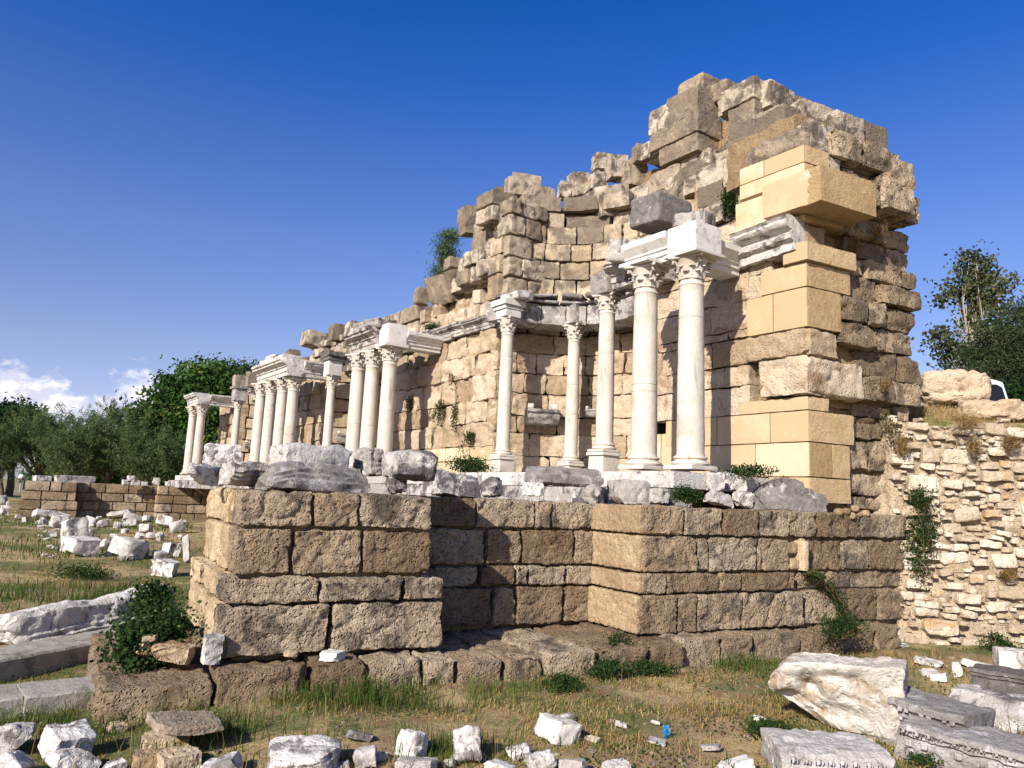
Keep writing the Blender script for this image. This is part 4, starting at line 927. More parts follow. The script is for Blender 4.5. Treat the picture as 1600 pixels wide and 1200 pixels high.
# statue brackets in the niches
def console(label, P, w, rz, rng):
    t = thing('statue_bracket', label, 'bracket', P); mm = M()
    prof = [(0, 0), (-.25*w, .03*w), (-.4*w, .2*w), (-.42*w, .3*w), (-.5*w, .36*w), (-.5*w, .44*w), (.12*w, .44*w), (.12*w, 0)]
    profile_block(mm, prof, w, rng, .03, .012, 10, (3, .12), xf=(rotz(rz), np.array(P))); mm.build('ledge', M_WEATH, t)
    for sx in (-.4, .36):
        mm = M(); Pp, Q = stone_shape((.1*w, .25*w, .09*w), (6, 9, 6), .03, .012, 10, (3, .2), rng); mm.add((Pp+np.array([sx*w, -.18*w, .53*w])) @ rotz(rz).T+np.array(P), Q); mm.build('rim', M_FIELD, t)
def in_niche(px, py, uc, rw):
    """point of the niche wall seen at a pixel, and the turn of something fixed to it"""
    for v in np.arange(9.4, 12.0, .01):
        P = at_v(px, py, v); du, dv = float(P @ EU)-uc, v-VW
        if math.hypot(du, dv) >= rw: break
    d = EU*du+EV*dv; return P, math.atan2(d[1], d[0])-math.pi/2
P, rz = in_niche(845, 664, 11.75, 2.12); console('broken stone statue bracket with hollow top in the first niche', P, .72, rz, rng)
P, rz = in_niche(540, 692, 21.75, 2.12); console('small round-topped bracket in the middle niche, right of the lone column', P, .6, rz, rng)
P, rz = in_niche(394, 702, 31.75, 2.1); console('small pale bracket in the far niche beside the group of four', P, .6, rz, rng)
P, rz = in_niche(930, 652, 11.75, 2.12); console('small white bracket stump half hidden behind the thin column of the first niche', P, .38, rz, rng)

# ------------------------------------------------------------------ loose stones
rng = np.random.default_rng(77)
CORN = [(0, 0), (-.18, .05), (-.22, .18), (-.34, .24), (-.34, .36), (-.44, .42), (-.44, .52), (-.5, .6), (-.5, .9), (-.42, 1.0), (.5, 1.0), (.5, 0)]
CORN_DN = [(p[0], 1-p[1]) for p in CORN][::-1]
SLAB = [(-.42, 0), (-.5, .12), (-.5, .5), (-.44, .6), (-.44, .8), (-.36, 1.0), (.5, 1.0), (.5, 0)]
BROKEN = [(-.5, .05), (-.46, .5), (-.28, .92), (.1, 1.0), (.5, .8), (.45, 0), (-.1, 0)]
def stone(name, label, cat, x0, x1, y0, y1, P, D=None, kind='rock', mat=None, yaw=0.0, tilt=0.0, pitch=0.0, group=None, prof=None, amp=None, chip=None, sink=.06, rag=0.0, r=None, tint=None, parent=None, L=None, extra=None):
    """one loose stone standing at P (middle of its foot), as wide and high as it shows in the photograph"""
    P = np.array(P, float); dd = (P-E0) @ _F/FPX; w = (x1-x0)*dd; h = (y1-y0)*dd; D = D or .75*min(w, 2.2*h)
    dh = P[:2]/np.linalg.norm(P[:2]); P[:2] += dh*D*.45; h = max(.5*h, h-D*max(0, EYE-P[2]-.6*h)/np.linalg.norm(P[:2]))
    res = min(max(.012, dd*FPX/769*2.2), .09, max(min(w, h, D)/5, .008))
    dirx = P[:2]/np.linalg.norm(P[:2]); base = math.atan2(-dirx[0], dirx[1]); Rm = eul(pitch, 0, base+yaw) @ eul(0, tilt, 0)
    ca, sa = abs(math.cos(yaw)), abs(math.sin(yaw)); L = L or max((w-D*sa)/max(ca, .3), .3*w)
    mm = M(); am = amp if amp is not None else min(.022, .05*min(L, h, D)+.003)
    if kind in ('rock', 'cut'):
        n = tuple(max(4, int(math.ceil(q/res))) for q in (L, D, h))
        cp = chip or ((13, .42) if kind == 'rock' else (5, .16))
        rr = r if r is not None else (.13*min(L, D, h) if kind == 'rock' else .03*min(L, D, h))
        V, Q = stone_shape((L/2, D/2, h/2), n, rr, am, 3.6/max(min(L, h, D), .05), cp, rng, True, (.12 if kind == 'rock' else .04)*min(L, D, h), 0, am*.35, 14/max(min(L, h, D), .05))
        if kind == 'rock':
            V = V @ eul(rng.uniform(-.4, .4), rng.uniform(-.4, .4), rng.uniform(-.5, .5)).T; V = V*(np.array([L, D, h])/np.maximum(np.ptp(V, axis=0), 1e-6)); V -= (V.max(0)+V.min(0))/2
        lo = V[:, 2].min(); V[:, 2] -= lo; V[:, 2] *= h*(1+sink)/max(V[:, 2].max(), 1e-6)
        mm.add(V @ Rm.T+P-np.array([0, 0, sink*h]), Q, tint=rng.random() if tint is None else tint)
    else:
        pr = [(p[0]*D, p[1]*h*(1+sink)) for p in (prof or CORN)]
        profile_block(mm, pr, L, rng, res, am*1.25, 2.5/max(min(h, D), .05), chip or (5, .16), rng.random() if tint is None else tint, xf=(Rm, P-np.array([0, 0, sink*h])), rag=rag)
    if extra: extra(mm)
    o = mm.build(name, mat or M_FIELD, parent=parent, origin=None if parent is not None else P)
    if label: tag(o, label, cat, group)
    return o
G_TOP = 'marble blocks lying on the near basin wall'
def on_wing(x, y, t, z=1.78): P = at_t(x, y, t); P[2] = z if z is not None else P[2]; return P
def wing_stone(label, x0, x1, y0, y1, t, **kw):
    P = at_t((x0+x1)/2, y1, t)
    return stone('marble_block', label, 'stone block', x0, x1, y0, y1, P, group=G_TOP, **{**dict(rag=.28, amp=.022), **kw})
YW = TW                                                                       # wing direction seen from the camera
wing_stone('white moulded cornice end on the outer left corner of the near pier', 298, 348, 722, 757, .9, D=.5, kind='mould', mat=M_FIELD, yaw=-.7, chip=(4, .2))
wing_stone('grey round-ended moulded block beside the white cornice end at the pier corner', 338, 424, 711, 756, .45, D=.5, kind='mould', mat=M_WEATH, yaw=.35, chip=(7, .25))
wing_stone('pale upright squared block behind the moulded blocks, leftmost on the pier', 318, 378, 692, 728, 1.5, D=.35, kind='cut', mat=M_FIELD, yaw=.1, tilt=-.05)
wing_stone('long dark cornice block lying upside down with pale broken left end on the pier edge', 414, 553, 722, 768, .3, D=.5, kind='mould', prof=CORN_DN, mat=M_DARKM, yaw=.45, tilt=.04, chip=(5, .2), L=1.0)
wing_stone('big pale grey slab on top of the long dark cornice block', 418, 556, 686, 730, .75, D=.55, kind='mould', prof=SLAB, mat=M_FIELD, yaw=.40, tilt=.05, chip=(6, .2))
wing_stone('short squared grey block between the big slab and the long striped slab', 550, 598, 697, 742, .8, D=.4, kind='cut', mat=M_WEATH, yaw=.5)
wing_stone('long grey striped slab right of the short squared block', 590, 686, 698, 745, .25, D=.5, kind='mould', prof=SLAB, mat=M_WEATH, yaw=.45, tilt=.06)
wing_stone('small rounded grey stone propping the striped slab at the right end of the pier', 594, 642, 735, 771, .4, D=.3, kind='rock', mat=M_WEATH, yaw=.4)
wing_stone('grey block with sloping dark side at the shaded corner of the recess', 655, 752, 730, 773, 1.2, D=.55, kind='mould', prof=BROKEN, mat=M_WEATH, yaw=.5, tilt=.1)
wing_stone('squat round grey stone left of the marble steps', 748, 786, 744, 777, 1.1, D=.35, kind='rock', mat=M_WEATH)
wing_stone('long grey slab bridging over the gap in front of the steps', 816, 943, 724, 756, 1.15, D=.45, kind='mould', prof=SLAB, mat=M_DARKM, yaw=.35, tilt=.0, chip=(6, .2))
wing_stone('low white block carrying the left end of the long bridging slab', 815, 850, 752, 775, 1.1, D=.3, kind='cut', mat=M_MARB, yaw=.3)
wing_stone('dark wedge of marble under the right end of the long bridging slab', 903, 950, 754, 788, .9, D=.4, kind='rock', mat=M_WEATH, yaw=.4)
wing_stone('whitish worn block below the two tall columns, above the pilaster corner', 946, 1022, 748, 787, .7, D=.5, kind='cut', mat=M_FIELD, yaw=.35, chip=(7, .25))
wing_stone('small dark-faced cube beside the leafy weed on the wall top', 1013, 1046, 762, 786, .4, D=.25, kind='cut', mat=M_FIELD, yaw=.7)
wing_stone('wide pale grey block behind the leafy weed, under the nearest tall column', 1028, 1100, 742, 770, 1.0, D=.4, kind='cut', mat=M_WEATH, yaw=.3)
wing_stone('white cut stone, left one of two stacked on the broken white fragments', 1096, 1132, 737, 766, .55, D=.25, kind='cut', mat=M_FIELD, yaw=.6, chip=(6, .22))
wing_stone('grey white cut stone, right one of two stacked on the broken white fragments', 1118, 1168, 735, 766, .65, D=.3, kind='cut', mat=M_FIELD, yaw=.6, chip=(6, .22))
wing_stone('white broken fragment at the foot of the stacked cut stones, left piece', 1093, 1150, 764, 792, .25, D=.3, kind='rock', mat=M_FIELD, yaw=.4)
wing_stone('white broken fragment at the foot of the stacked cut stones, right piece', 1140, 1182, 765, 793, .25, D=.3, kind='rock', mat=M_FIELD, yaw=.3)
wing_stone('large grey moulded block with dark lower side, lying before the yellow corner blocks', 1172, 1292, 746, 799, .3, D=.45, kind='mould', prof=CORN_DN, mat=M_DARKM, yaw=.42, tilt=.05, chip=(5, .16))

# stones on and around the plinth
def pl_stone(label, x0, x1, y0, y1, t, z, **kw):
    P = at_t((x0+x1)/2, y1, t); P = at_z((x0+x1)/2, y1, z) if z is not None else P
    return stone(kw.pop('name', 'loose_stone'), label, 'stone', x0, x1, y0, y1, P, **kw)
pl_stone('white upright stone leaning against the left corner of the pier on the plinth', 311, 344, 989, 1038, 0, .33, D=.13, kind='cut', mat=M_FIELD, yaw=.3, tilt=.06, chip=(8, .3))
pl_stone('thin white marble shard lying flat on the plinth ledge', 497, 540, 1014, 1034, 0, .33, D=.18, kind='cut', mat=M_MARB, yaw=-.5, chip=(6, .3))
pl_stone('small yellowish stone on the plinth ledge left of the white shard', 441, 466, 1014, 1031, 0, .32, mat=M_SAND)
pl_stone('small grey stone lying on a flat one at the pier joint above the white shard', 482, 508, 994, 1008, 0, .40, mat=M_WEATH)
pl_stone('flat brown stone under the small grey stone at the pier joint', 479, 512, 1005, 1021, 0, .33, mat=M_PODW)
pl_stone('rough tan lump on the plinth corner, right one of the heap', 235, 302, 998, 1040, 0, .28, mat=M_PODW)
pl_stone('rough pinkish lump left in the heap at the plinth corner', 208, 258, 1000, 1034, 0, .28, mat=M_PODW)
pl_stone('small orange stone on top of the heap at the plinth corner', 222, 245, 990, 1006, 0, .45, mat=M_SAND)
pl_stone('brown stone deep in the heap beside the ivy', 262, 312, 990, 1025, 0, .31, mat=M_POD)

# foreground stones
def fg(label, x0, x1, y0, y1, name='marble_fragment', P=None, z=None, **kw):
    P = P if P is not None else (at_g((x0+x1)/2, y1-3) if z is None else at_z((x0+x1)/2, y1, z))
    return stone(name, label, 'stone', x0, x1, y0, y1, P, **kw)
RK = dict(kind='rock', mat=M_FIELD, chip=(12, .40), r=.03)
fg('rounded white boulder cut by the left picture edge, behind the lower one', -45, 46, 1124, 1190, kind='rock', mat=M_FIELD)
fg('white boulder in the bottom left corner of the picture', -40, 45, 1168, 1232, kind='rock', mat=M_FIELD)
fg('tall white block standing behind a flat one near the bottom left corner', 56, 147, 1127, 1195, yaw=.3, **RK)
fg('flat topped white block in front of the tall one near the bottom left corner', 62, 160, 1163, 1222, yaw=-.2, **RK)
fg('tan sandstone slab lying tilted on rubble in the left foreground', 226, 346, 1117, 1150, z=.16, D=.4, kind='cut', mat=M_GREYS, yaw=.25, tilt=.10, chip=(5, .25))
fg('brown stone propping up the tilted sandstone slab, upper one', 222, 292, 1142, 1176, kind='cut', mat=M_PODW, chip=(8, .25))
fg('brown stone propping up the tilted sandstone slab, lower one', 208, 268, 1170, 1206, kind='cut', mat=M_PODW, chip=(8, .25))
fg('reddish flat stone at the bottom edge in front of the tilted slab', 240, 312, 1168, 1212, kind='cut', mat=M_SAND, yaw=.3, chip=(8, .3))
fg('grey white stone at the bottom edge right of the reddish flat stone', 306, 390, 1172, 1226, yaw=-.3, **RK)
fg('large pointed white boulder at the bottom edge, left of the tall grass', 412, 530, 1149, 1228, kind='rock', mat=M_FIELD, chip=(10, .35))
fg('small white cut stone at the bottom edge right of the pointed boulder', 543, 601, 1163, 1208, yaw=.4, **RK)
fg('dull stone half sunk in grass behind the small white cut stone', 538, 582, 1136, 1164, kind='rock', mat=M_WEATH)
fg('upright square white block in the centre of the foreground row', 611, 672, 1138, 1196, yaw=-.25, **RK)
fg('low white block leaning in front of the upright square one', 606, 692, 1176, 1222, yaw=.2, **RK)
fg('tall faceted white block leaning right, between the square block and the wedge', 699, 767, 1127, 1200, yaw=.35, tilt=-.15, **RK)
fg('white wedge with smooth sloping top in the dry grass', 832, 906, 1118, 1168, yaw=.5, tilt=.22, kind='cut', mat=M_MARB, chip=(5, .35))
fg('small grey white stone touching the back of the smooth wedge', 866, 899, 1114, 1134, kind='rock', mat=M_FIELD)
fg('small white stone behind the pair at the bottom centre', 788, 832, 1162, 1194, kind='rock', mat=M_FIELD)
fg('square white stone, right one of the pair at the bottom centre', 816, 872, 1170, 1212, yaw=.2, **RK)
fg('white stone at the bottom edge, left one of the pair at the bottom centre', 752, 810, 1184, 1222, yaw=-.2, **RK)
fg('flat white fragment on the dry ground beside the blue scrap', 1004, 1046, 1152, 1170, yaw=.3, **RK)
fg('cream stone between the big white block and the carved frieze', 1214, 1252, 1142, 1170, kind='rock', mat=M_CREAM)
for lab, q in (('small white chip in the grass left of the upright square block', (584, 606, 1176, 1194)), ('grey chip in the grass below the tall faceted block', (690, 712, 1186, 1206)), ('white fragment at the bottom edge under the smooth wedge', (872, 918, 1182, 1216)), ('small cream fragment in the dry grass right of the smooth wedge', (912, 940, 1150, 1166)),
        ('white fragment at the bottom edge right of the bottom centre pair', (938, 990, 1186, 1222)), ('pale fragment between the blue scrap and the carved slab', (1092, 1128, 1160, 1180)), ('half sunk grey stone at the bottom edge left of the carved slab', (1118, 1180, 1180, 1218)), ('white chip at the foot of the pointed boulder', (522, 546, 1190, 1210)),
        ('small white stone before the flat topped block at the bottom left', (160, 196, 1186, 1214)), ('buff stone in the grass before the plinth corner', (166, 198, 1128, 1150)), ('small buff stone in straw below the flat white squared block', (300, 330, 1120, 1136)), ('tiny white chip in the dry grass above the blue scrap', (1016, 1034, 1126, 1138)), ('pale chip in the dry grass left of the blue scrap', (960, 980, 1128, 1142)), ('white chip near the left foot of the big broken block', (1176, 1200, 1120, 1136))):
    fg(lab, *q, kind='rock', mat=M_FIELD if 'buff' not in lab and 'cream' not in lab else M_CREAM)
# the big broken white block
P = at_g(1312, 1147); dd = (P-E0) @ _F/FPX; hx, hy, hz = 100*dd, .30, 57*dd; mm = M()
V, Q = stone_shape((hx, hy, hz), (64, 36, 40), .02, .022, 5, (14, .20), rng, True, .06, .012, .010, 20)
zt = (V[:, 2]+hz)/(2*hz); lw = np.clip(.5-V[:, 0]/(2*hx), 0, 1)
V[:, 0] += np.clip((.58-zt)/.58, 0, 1)*lw*hx*.95-(1-zt)*(1-lw)*hx*.12+np.clip((zt-.85)/.15, 0, 1)*lw**3*hx*.12; V[:, 2] += .05*fbm(np.column_stack([V[:, :2]*2.2, zt*0]), 3)*zt-.06*zt*np.clip(-V[:, 0]/hx-.55, 0, 1)*2; V[:, 1] += (1-zt)*.10+.10*lw*(V[:, 1] < 0)*(1-zt)           # undercut on the left, leaning out
for (cx, cz, rx, rz, dp) in ((-.38, .30, .16, .26, .16), (-.62, -.12, .22, .2, .12), (.05, .62, .3, .12, .05), (.30, .52, .08, .16, .06), (-.1, -.35, .3, .25, .06)):
    V[:, 1] += dp*np.exp(-(((V[:, 0]/hx-cx)/rx)**2+((V[:, 2]/hz-cz)/rz)**2))*(V[:, 1] < 0)*(1+.5*fbm(V*14, 2))
V[:, 2] += hz+.05*V[:, 0]*0-.03
dh = P[:2]/np.linalg.norm(P[:2]); P[:2] += dh*.2
mm.add(V @ eul(0, -.02, math.atan2(-dh[0], dh[1])-.12).T+P, Q)
tag(mm.build('marble_block', M_BLOCK, origin=P), 'big white broken block with undercut left side, standing tilted in the dry grass', 'stone block')
# carved pieces bottom right
def carved(label, x0, x1, y0, y1, P, D, yaw, mat, orn, prof=CORN_DN, tilt=0.0, pitch=0.0, L=None):
    """moulded block with rows of worn beads and eggs cut along its face"""
    P = np.array(P); dd = (P-E0) @ _F/FPX; h = (y1-y0)*dd; P0 = P.copy(); dh = P[:2]/np.linalg.norm(P[:2])
    L = L or ((x1-x0)*dd-D*abs(math.sin(yaw)))/abs(math.cos(yaw))
    P[:2] += dh*D*.45; h = max(.5*h, h-D*max(0, EYE-P[2]-.6*h)/np.linalg.norm(P[:2]))*1.06; P[2] -= .06*h/1.06
    base = math.atan2(-dh[0], dh[1]); Rm = eul(pitch, 0, base+yaw) @ eul(0, tilt, 0)
    def extra(mm):
        for (kind, dep, zz, step, sz) in orn:
            for i in range(int(L*.92/step)):
                if rng.random() < .14: continue
                x = -L*.46+step*(i+.5+rng.uniform(-.07, .07)); szz = sz*rng.uniform(.75, 1.1); c = np.array([x, dep*D+.004, zz*h])
                if kind == 'bead':
                    V, Q = stone_shape((szz, szz*.6, szz), (5, 4, 5), szz*.58, .004, 30, (2, .2), rng); mm.add((V+c) @ Rm.T+P, Q, tint=.75)
                else:
                    pts = [c+np.array([math.cos(q)*szz, .0, math.sin(q)*szz*1.2]) for q in np.linspace(-.6, math.pi+.6, 9)]
                    tube(mm, np.array(pts) @ Rm.T+P, [szz*.2*rng.uniform(.6, 1.2) for _ in range(9)], 5, .3)
                    V, Q = stone_shape((szz*.45, szz*.4, szz*.7), (4, 4, 5), szz*.38, .003, 30, (0, 0), rng); mm.add((V+c) @ Rm.T+P, Q, tint=.9)
    stone('carved_frieze', label, 'carved block', x0, x1, y0, y1, P0, D=D, kind='mould', mat=mat, yaw=yaw, tilt=tilt, pitch=pitch, prof=prof, chip=(5, .12), amp=.02, L=L, extra=extra)
FR = [(-.5, 0), (-.5, .16), (-.46, .18), (-.46, .62), (-.52, .68), (-.52, .80), (-.6, .86), (-.6, 1.0), (.5, 1.0), (.5, 0)]
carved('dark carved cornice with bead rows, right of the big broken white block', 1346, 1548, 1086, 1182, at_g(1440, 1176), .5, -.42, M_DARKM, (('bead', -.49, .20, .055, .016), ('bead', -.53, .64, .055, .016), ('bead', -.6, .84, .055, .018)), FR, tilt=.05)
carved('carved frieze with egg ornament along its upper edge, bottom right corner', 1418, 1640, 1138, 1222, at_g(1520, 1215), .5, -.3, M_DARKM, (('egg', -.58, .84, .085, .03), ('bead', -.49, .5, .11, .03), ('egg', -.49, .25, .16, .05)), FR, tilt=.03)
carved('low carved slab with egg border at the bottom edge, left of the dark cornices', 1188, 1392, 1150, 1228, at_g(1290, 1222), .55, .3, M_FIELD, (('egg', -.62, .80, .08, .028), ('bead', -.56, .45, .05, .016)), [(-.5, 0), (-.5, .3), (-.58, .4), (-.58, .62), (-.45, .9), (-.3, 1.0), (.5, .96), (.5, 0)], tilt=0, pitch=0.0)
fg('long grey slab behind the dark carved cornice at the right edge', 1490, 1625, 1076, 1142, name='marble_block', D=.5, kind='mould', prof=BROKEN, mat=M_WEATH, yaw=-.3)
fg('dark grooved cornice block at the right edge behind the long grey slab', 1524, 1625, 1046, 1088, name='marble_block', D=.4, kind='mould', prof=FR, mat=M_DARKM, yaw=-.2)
fg('white block at the right edge, topmost of the stones there', 1556, 1625, 1014, 1052, name='marble_block', kind='cut', mat=M_FIELD, yaw=.2)
for lab, q in (('small white flat stone in the straw, upper left of the little group', (1430, 1472, 1028, 1045)), ('small grey stone in the straw, middle of the little group', (1440, 1466, 1046, 1062)), ('small white round stone in the straw, lowest of the little group', (1454, 1480, 1052, 1070)),
               ('slender upright stone right of the little group', (1488, 1504, 1036, 1062)), ('pale flat stone before the white block at the right edge', (1505, 1562, 1032, 1054)), ('tiny white stone at the foot of the pale rubble wall', (1398, 1420, 1005, 1016)), ('small flat stone left of the dark grooved cornice block', (1500, 1530, 1070, 1084))):
    fg(lab, *q, kind='rock', mat=M_FIELD)
# flat white block and long cornice at the left
fg('flat white squared block lying in front of the plinth', 224, 324, 1085, 1118, name='marble_block', D=.16, kind='cut', mat=M_FIELD, yaw=.22, tilt=-.10, chip=(2, .1))
def lies(label, name, A, B, h, D, prof, mat, z, chip, amp, cat='stone block', sink=.05, rag=0.0):
    """a long stone between two ground points"""
    A, B = np.array(A), np.array(B); d = B-A; L = np.linalg.norm(d[:2]); ang = math.atan2(d[1], d[0]); til = -math.atan2(d[2], L); c = (A+B)/2
    mm = M(); profile_block(mm, [(p[0]*D, p[1]*h) for p in prof], L, rng, .02, amp*1.4, 7, chip, .5, xf=(rotz(ang) @ eul(0, til, 0), c-np.array([0, 0, sink])), rag=rag); return tag(mm.build(name, mat, origin=c), label, cat)
A = at_z(8, 1006, .08); B = at_z(262, 962, .12); B = B+np.array([0.0, 0, .1])
lies('long white carved cornice with scratched face lying beside the ivy', 'carved_cornice', A, B, .42, .5, [(-.5, 0), (-.5, .18), (-.42, .24), (-.42, .34), (-.36, .4), (-.28, .88), (-.1, 1.0), (.4, .9), (.5, .3), (.5, 0)], M_FIELD, 0, (7, .16), .022, rag=.35)
A = at_z(-60, 1058, .0); B = at_z(215, 1003, .0); lies('long grey squared kerb stone in front of the white carved cornice', 'kerb_stone', A, B, .20, .55, [(-.5, 0), (-.5, .9), (-.46, 1.0), (.5, 1.0), (.5, 0)], M_GREYSLAB, 0, (2, .06), .008)
A = at_z(-60, 1110, -.02); B = at_z(28, 1100, -.02); lies('short brown step stone at the left picture edge', 'kerb_stone', A, B, .16, .5, [(-.5, 0), (-.5, .9), (-.46, 1.0), (.5, 1.0), (.5, 0)], M_GREYSLAB, 0, (2, .06), .01)
A = at_z(30, 1102, -.02); B = at_z(150, 1088, -.02); lies('brown step stone between the left picture edge and the plinth corner', 'kerb_stone', A, B, .17, .5, [(-.5, 0), (-.5, .9), (-.46, 1.0), (.5, 1.0), (.5, 0)], M_GREYSLAB, 0, (2, .06), .01)
# blue scrap
mm = M(); P = at_g(1041, 1154); V = []; n = 7
for i in range(n):
    for j in range(5):
        V.append((P[0]+(j-2)*.012+.008*math.sin(i*1.7+j), P[1]+.012*math.sin(j*1.9+i*.8), P[2]+i*.016+.005*math.sin(j*2.2)))
mm.add(V, [(i*5+j, i*5+j+1, (i+1)*5+j+1, (i+1)*5+j) for i in range(n-1) for j in range(4)]); lt = mm.build('litter', M_PLAST, origin=P)
md = lt.modifiers.new('thickness', 'SOLIDIFY'); md.thickness = .003
tag(lt, 'crumpled scrap of blue plastic standing in the dry grass', 'litter')

# scattered stones of the field at the left (pixel boxes -> ground points)
FIELD = [(96, 152, 838, 872, 'rock', 'white jagged stone at the left front of the first heap in the field'), (86, 140, 808, 858, 'rock', 'tall white jagged stone with dark hollow in the first heap'), (70, 112, 800, 826, 'rock', 'low white stone behind the tall jagged one in the first heap'),
 (52, 82, 796, 812, 'cut', 'white slab behind the first heap, touching the shaded far recess'), (78, 106, 790, 808, 'rock', 'rough white stone at the back of the first heap, below the far pier'), (58, 76, 808, 822, 'rock', 'little white stone at the left of the first heap'), (132, 146, 828, 840, 'rock', 'little round white stone right of the first heap'),
 (34, 46, 808, 817, 'cut', 'small white cube on the grass before the far pier'), (24, 36, 805, 813, 'rock', 'small grey stone beside the white cube before the far pier'), (92, 112, 852, 866, 'rock', 'grey stone at the foot of the tall jagged one'),
 (122, 166, 796, 808, 'cut', 'long flat slab lying before the shaded far recess'), (128, 152, 806, 822, 'rock', 'dark spotted stone below the long flat slab'), (166, 210, 796, 812, 'rock', 'white broken slab at the foot of the far wall, left part'), (186, 226, 802, 818, 'rock', 'white low stone at the foot of the far wall, middle part'),
 (236, 262, 790, 806, 'cut', 'white block with peaked top before the far pilaster'), (266, 284, 796, 812, 'cut', 'dark fronted white cube near the pier edge'), (280, 296, 794, 812, 'rock', 'white stone right of the dark fronted cube'), (240, 272, 804, 826, 'rock', 'wide white stone below the peaked block'), (262, 292, 812, 834, 'rock', 'round white stone close to the near pier edge'),
 (216, 238, 819, 834, 'cut', 'lone white cube in the middle of the field'), (212, 224, 832, 842, 'rock', 'small stone left of the dark pair in the field'), (228, 246, 832, 844, 'rock', 'dark grey stone, left one of the pair in the field'), (242, 258, 832, 846, 'rock', 'dark grey stone, right one of the pair in the field'),
 (153, 178, 842, 862, 'rock', 'rounded white left end stone of the big fluted lump'), (166, 228, 836, 876, 'rock', 'big white fluted lump in the middle of the field'), (184, 196, 868, 878, 'rock', 'little stone at the left foot of the big fluted lump'), (196, 208, 866, 877, 'rock', 'little stone at the right foot of the big fluted lump'), (206, 232, 844, 872, 'rock', 'dark right end stone of the big fluted lump'),
 (250, 282, 848, 868, 'rock', 'white pointed stone between the fluted lump and the pier'), (236, 262, 860, 874, 'cut', 'low white slab left of the pointed stone'), (268, 284, 852, 872, 'cut', 'grey cube right of the pointed stone'), (280, 298, 836, 880, 'cut', 'tall white stone leaning beside the near pier'), (232, 284, 872, 902, 'rock', 'white slab rising out of the ivy beside the pier'),
 (-6, 10, 776, 790, 'rock', 'white stone at the left picture edge beyond the far pier'), (0, 14, 790, 806, 'rock', 'pale stone below the one at the left picture edge'), (8, 14, 784, 806, 'cut', 'thin upright stone beside the far pier corner'),
 (150, 172, 812, 824, 'rock', 'pale low stone in the straw right of the first heap'), (176, 192, 816, 826, 'rock', 'buff stone in the straw between the heaps'), (196, 214, 812, 824, 'rock', 'buff low stone left of the lone white cube'), (222, 240, 806, 816, 'rock', 'low white stone behind the lone cube')]
for (x0, x1, y0, y1, kd, lab) in FIELD:
    stone('field_stone', lab, 'stone', x0-1, x1+1, y0-1, y1, at_g((x0+x1)/2, y1-.5), kind='rock', r=.03, mat=M_FIELD, yaw=rng.uniform(-.5, .5), chip=(12, .42) if kd == 'rock' else (8, .26), group='marble fragments in the field')
for _ in range(95):                                     # small chips between the heaps, alike in the photo
    x, y = rng.choice([rng.uniform(40, 290), rng.uniform(150, 290), rng.uniform(60, 150)]), rng.uniform(800, 872); w = rng.uniform(4, 13)
    stone('field_chip', 'small white marble chip lying among the heaps of the left field', 'stone', x, x+w, y-w*rng.uniform(.35, .8), y, at_g(x+w/2, y), kind='rock', r=.02, mat=M_FIELD, chip=(8, .4), group='marble chips in the field')
# stones lying on the far wing
for (x0, x1, y0, y1, t, kd, lab) in ((26, 42, 743, 753, .4, 'rock', 'round white stone on the left corner of the far pier'), (51, 78, 746, 755, .3, 'cut', 'white slab on the far pier beside the round stone'), (84, 118, 745, 756, .3, 'cut', 'long white slab on the far pier'), (112, 146, 746, 757, 1.2, 'cut', 'long grey slab over the shaded far recess'),
    (126, 136, 745, 750, 1.5, 'rock', 'little white stone on the long grey slab of the far recess'), (190, 202, 750, 758, .3, 'cut', 'small white cube on the far wall, left of the little pile'), (198, 210, 743, 751, .3, 'cut', 'white cube topping the little pile on the far wall'), (202, 218, 750, 758, .3, 'cut', 'grey cube at the bottom of the little pile on the far wall'),
    (220, 230, 753, 759, .3, 'cut', 'white flake right of the little pile on the far wall'), (235, 252, 747, 760, .3, 'rock', 'round pale stone on the far pilaster'), (258, 298, 753, 760, .3, 'cut', 'long thin slab on the far pilaster next to the near pier')):
    dr = ray((x0+x1)/2, y1); k = ((FO @ ET)+t)/(dr @ ET); P = E0+dr*k; P[2] = max(P[2], 1.74)
    stone('marble_block', lab, 'stone block', x0, x1, y0, y1, P, kind=kd, mat=M_FIELD, yaw=.3, group='blocks on the far basin wall')
# boulders on the rubble wall
P = at_y(1492, 632, 12.3); stone('boulder', 'large conglomerate boulder on the earth bank beside the tall ruin, tilted', 'boulder', 1438, 1534, 573, 632, P, D=.7, kind='cut', r=.14, mat=M_SAND, chip=(10, .22), tilt=.06, amp=.045, sink=.02)
P = at_y(1548, 657, 11.9); stone('boulder', 'lower conglomerate boulder right of the large tilted one', 'boulder', 1502, 1598, 624, 660, P, D=.6, kind='cut', r=.12, mat=M_SAND, chip=(10, .24), amp=.04, sink=.05)
P = at_y(1612, 655, 11.9); stone('boulder', 'boulder cut by the right picture edge on the earth bank', 'boulder', 1594, 1650, 630, 662, P, D=.5, kind='cut', r=.1, mat=M_SAND, chip=(8, .24), amp=.04, sink=.05)
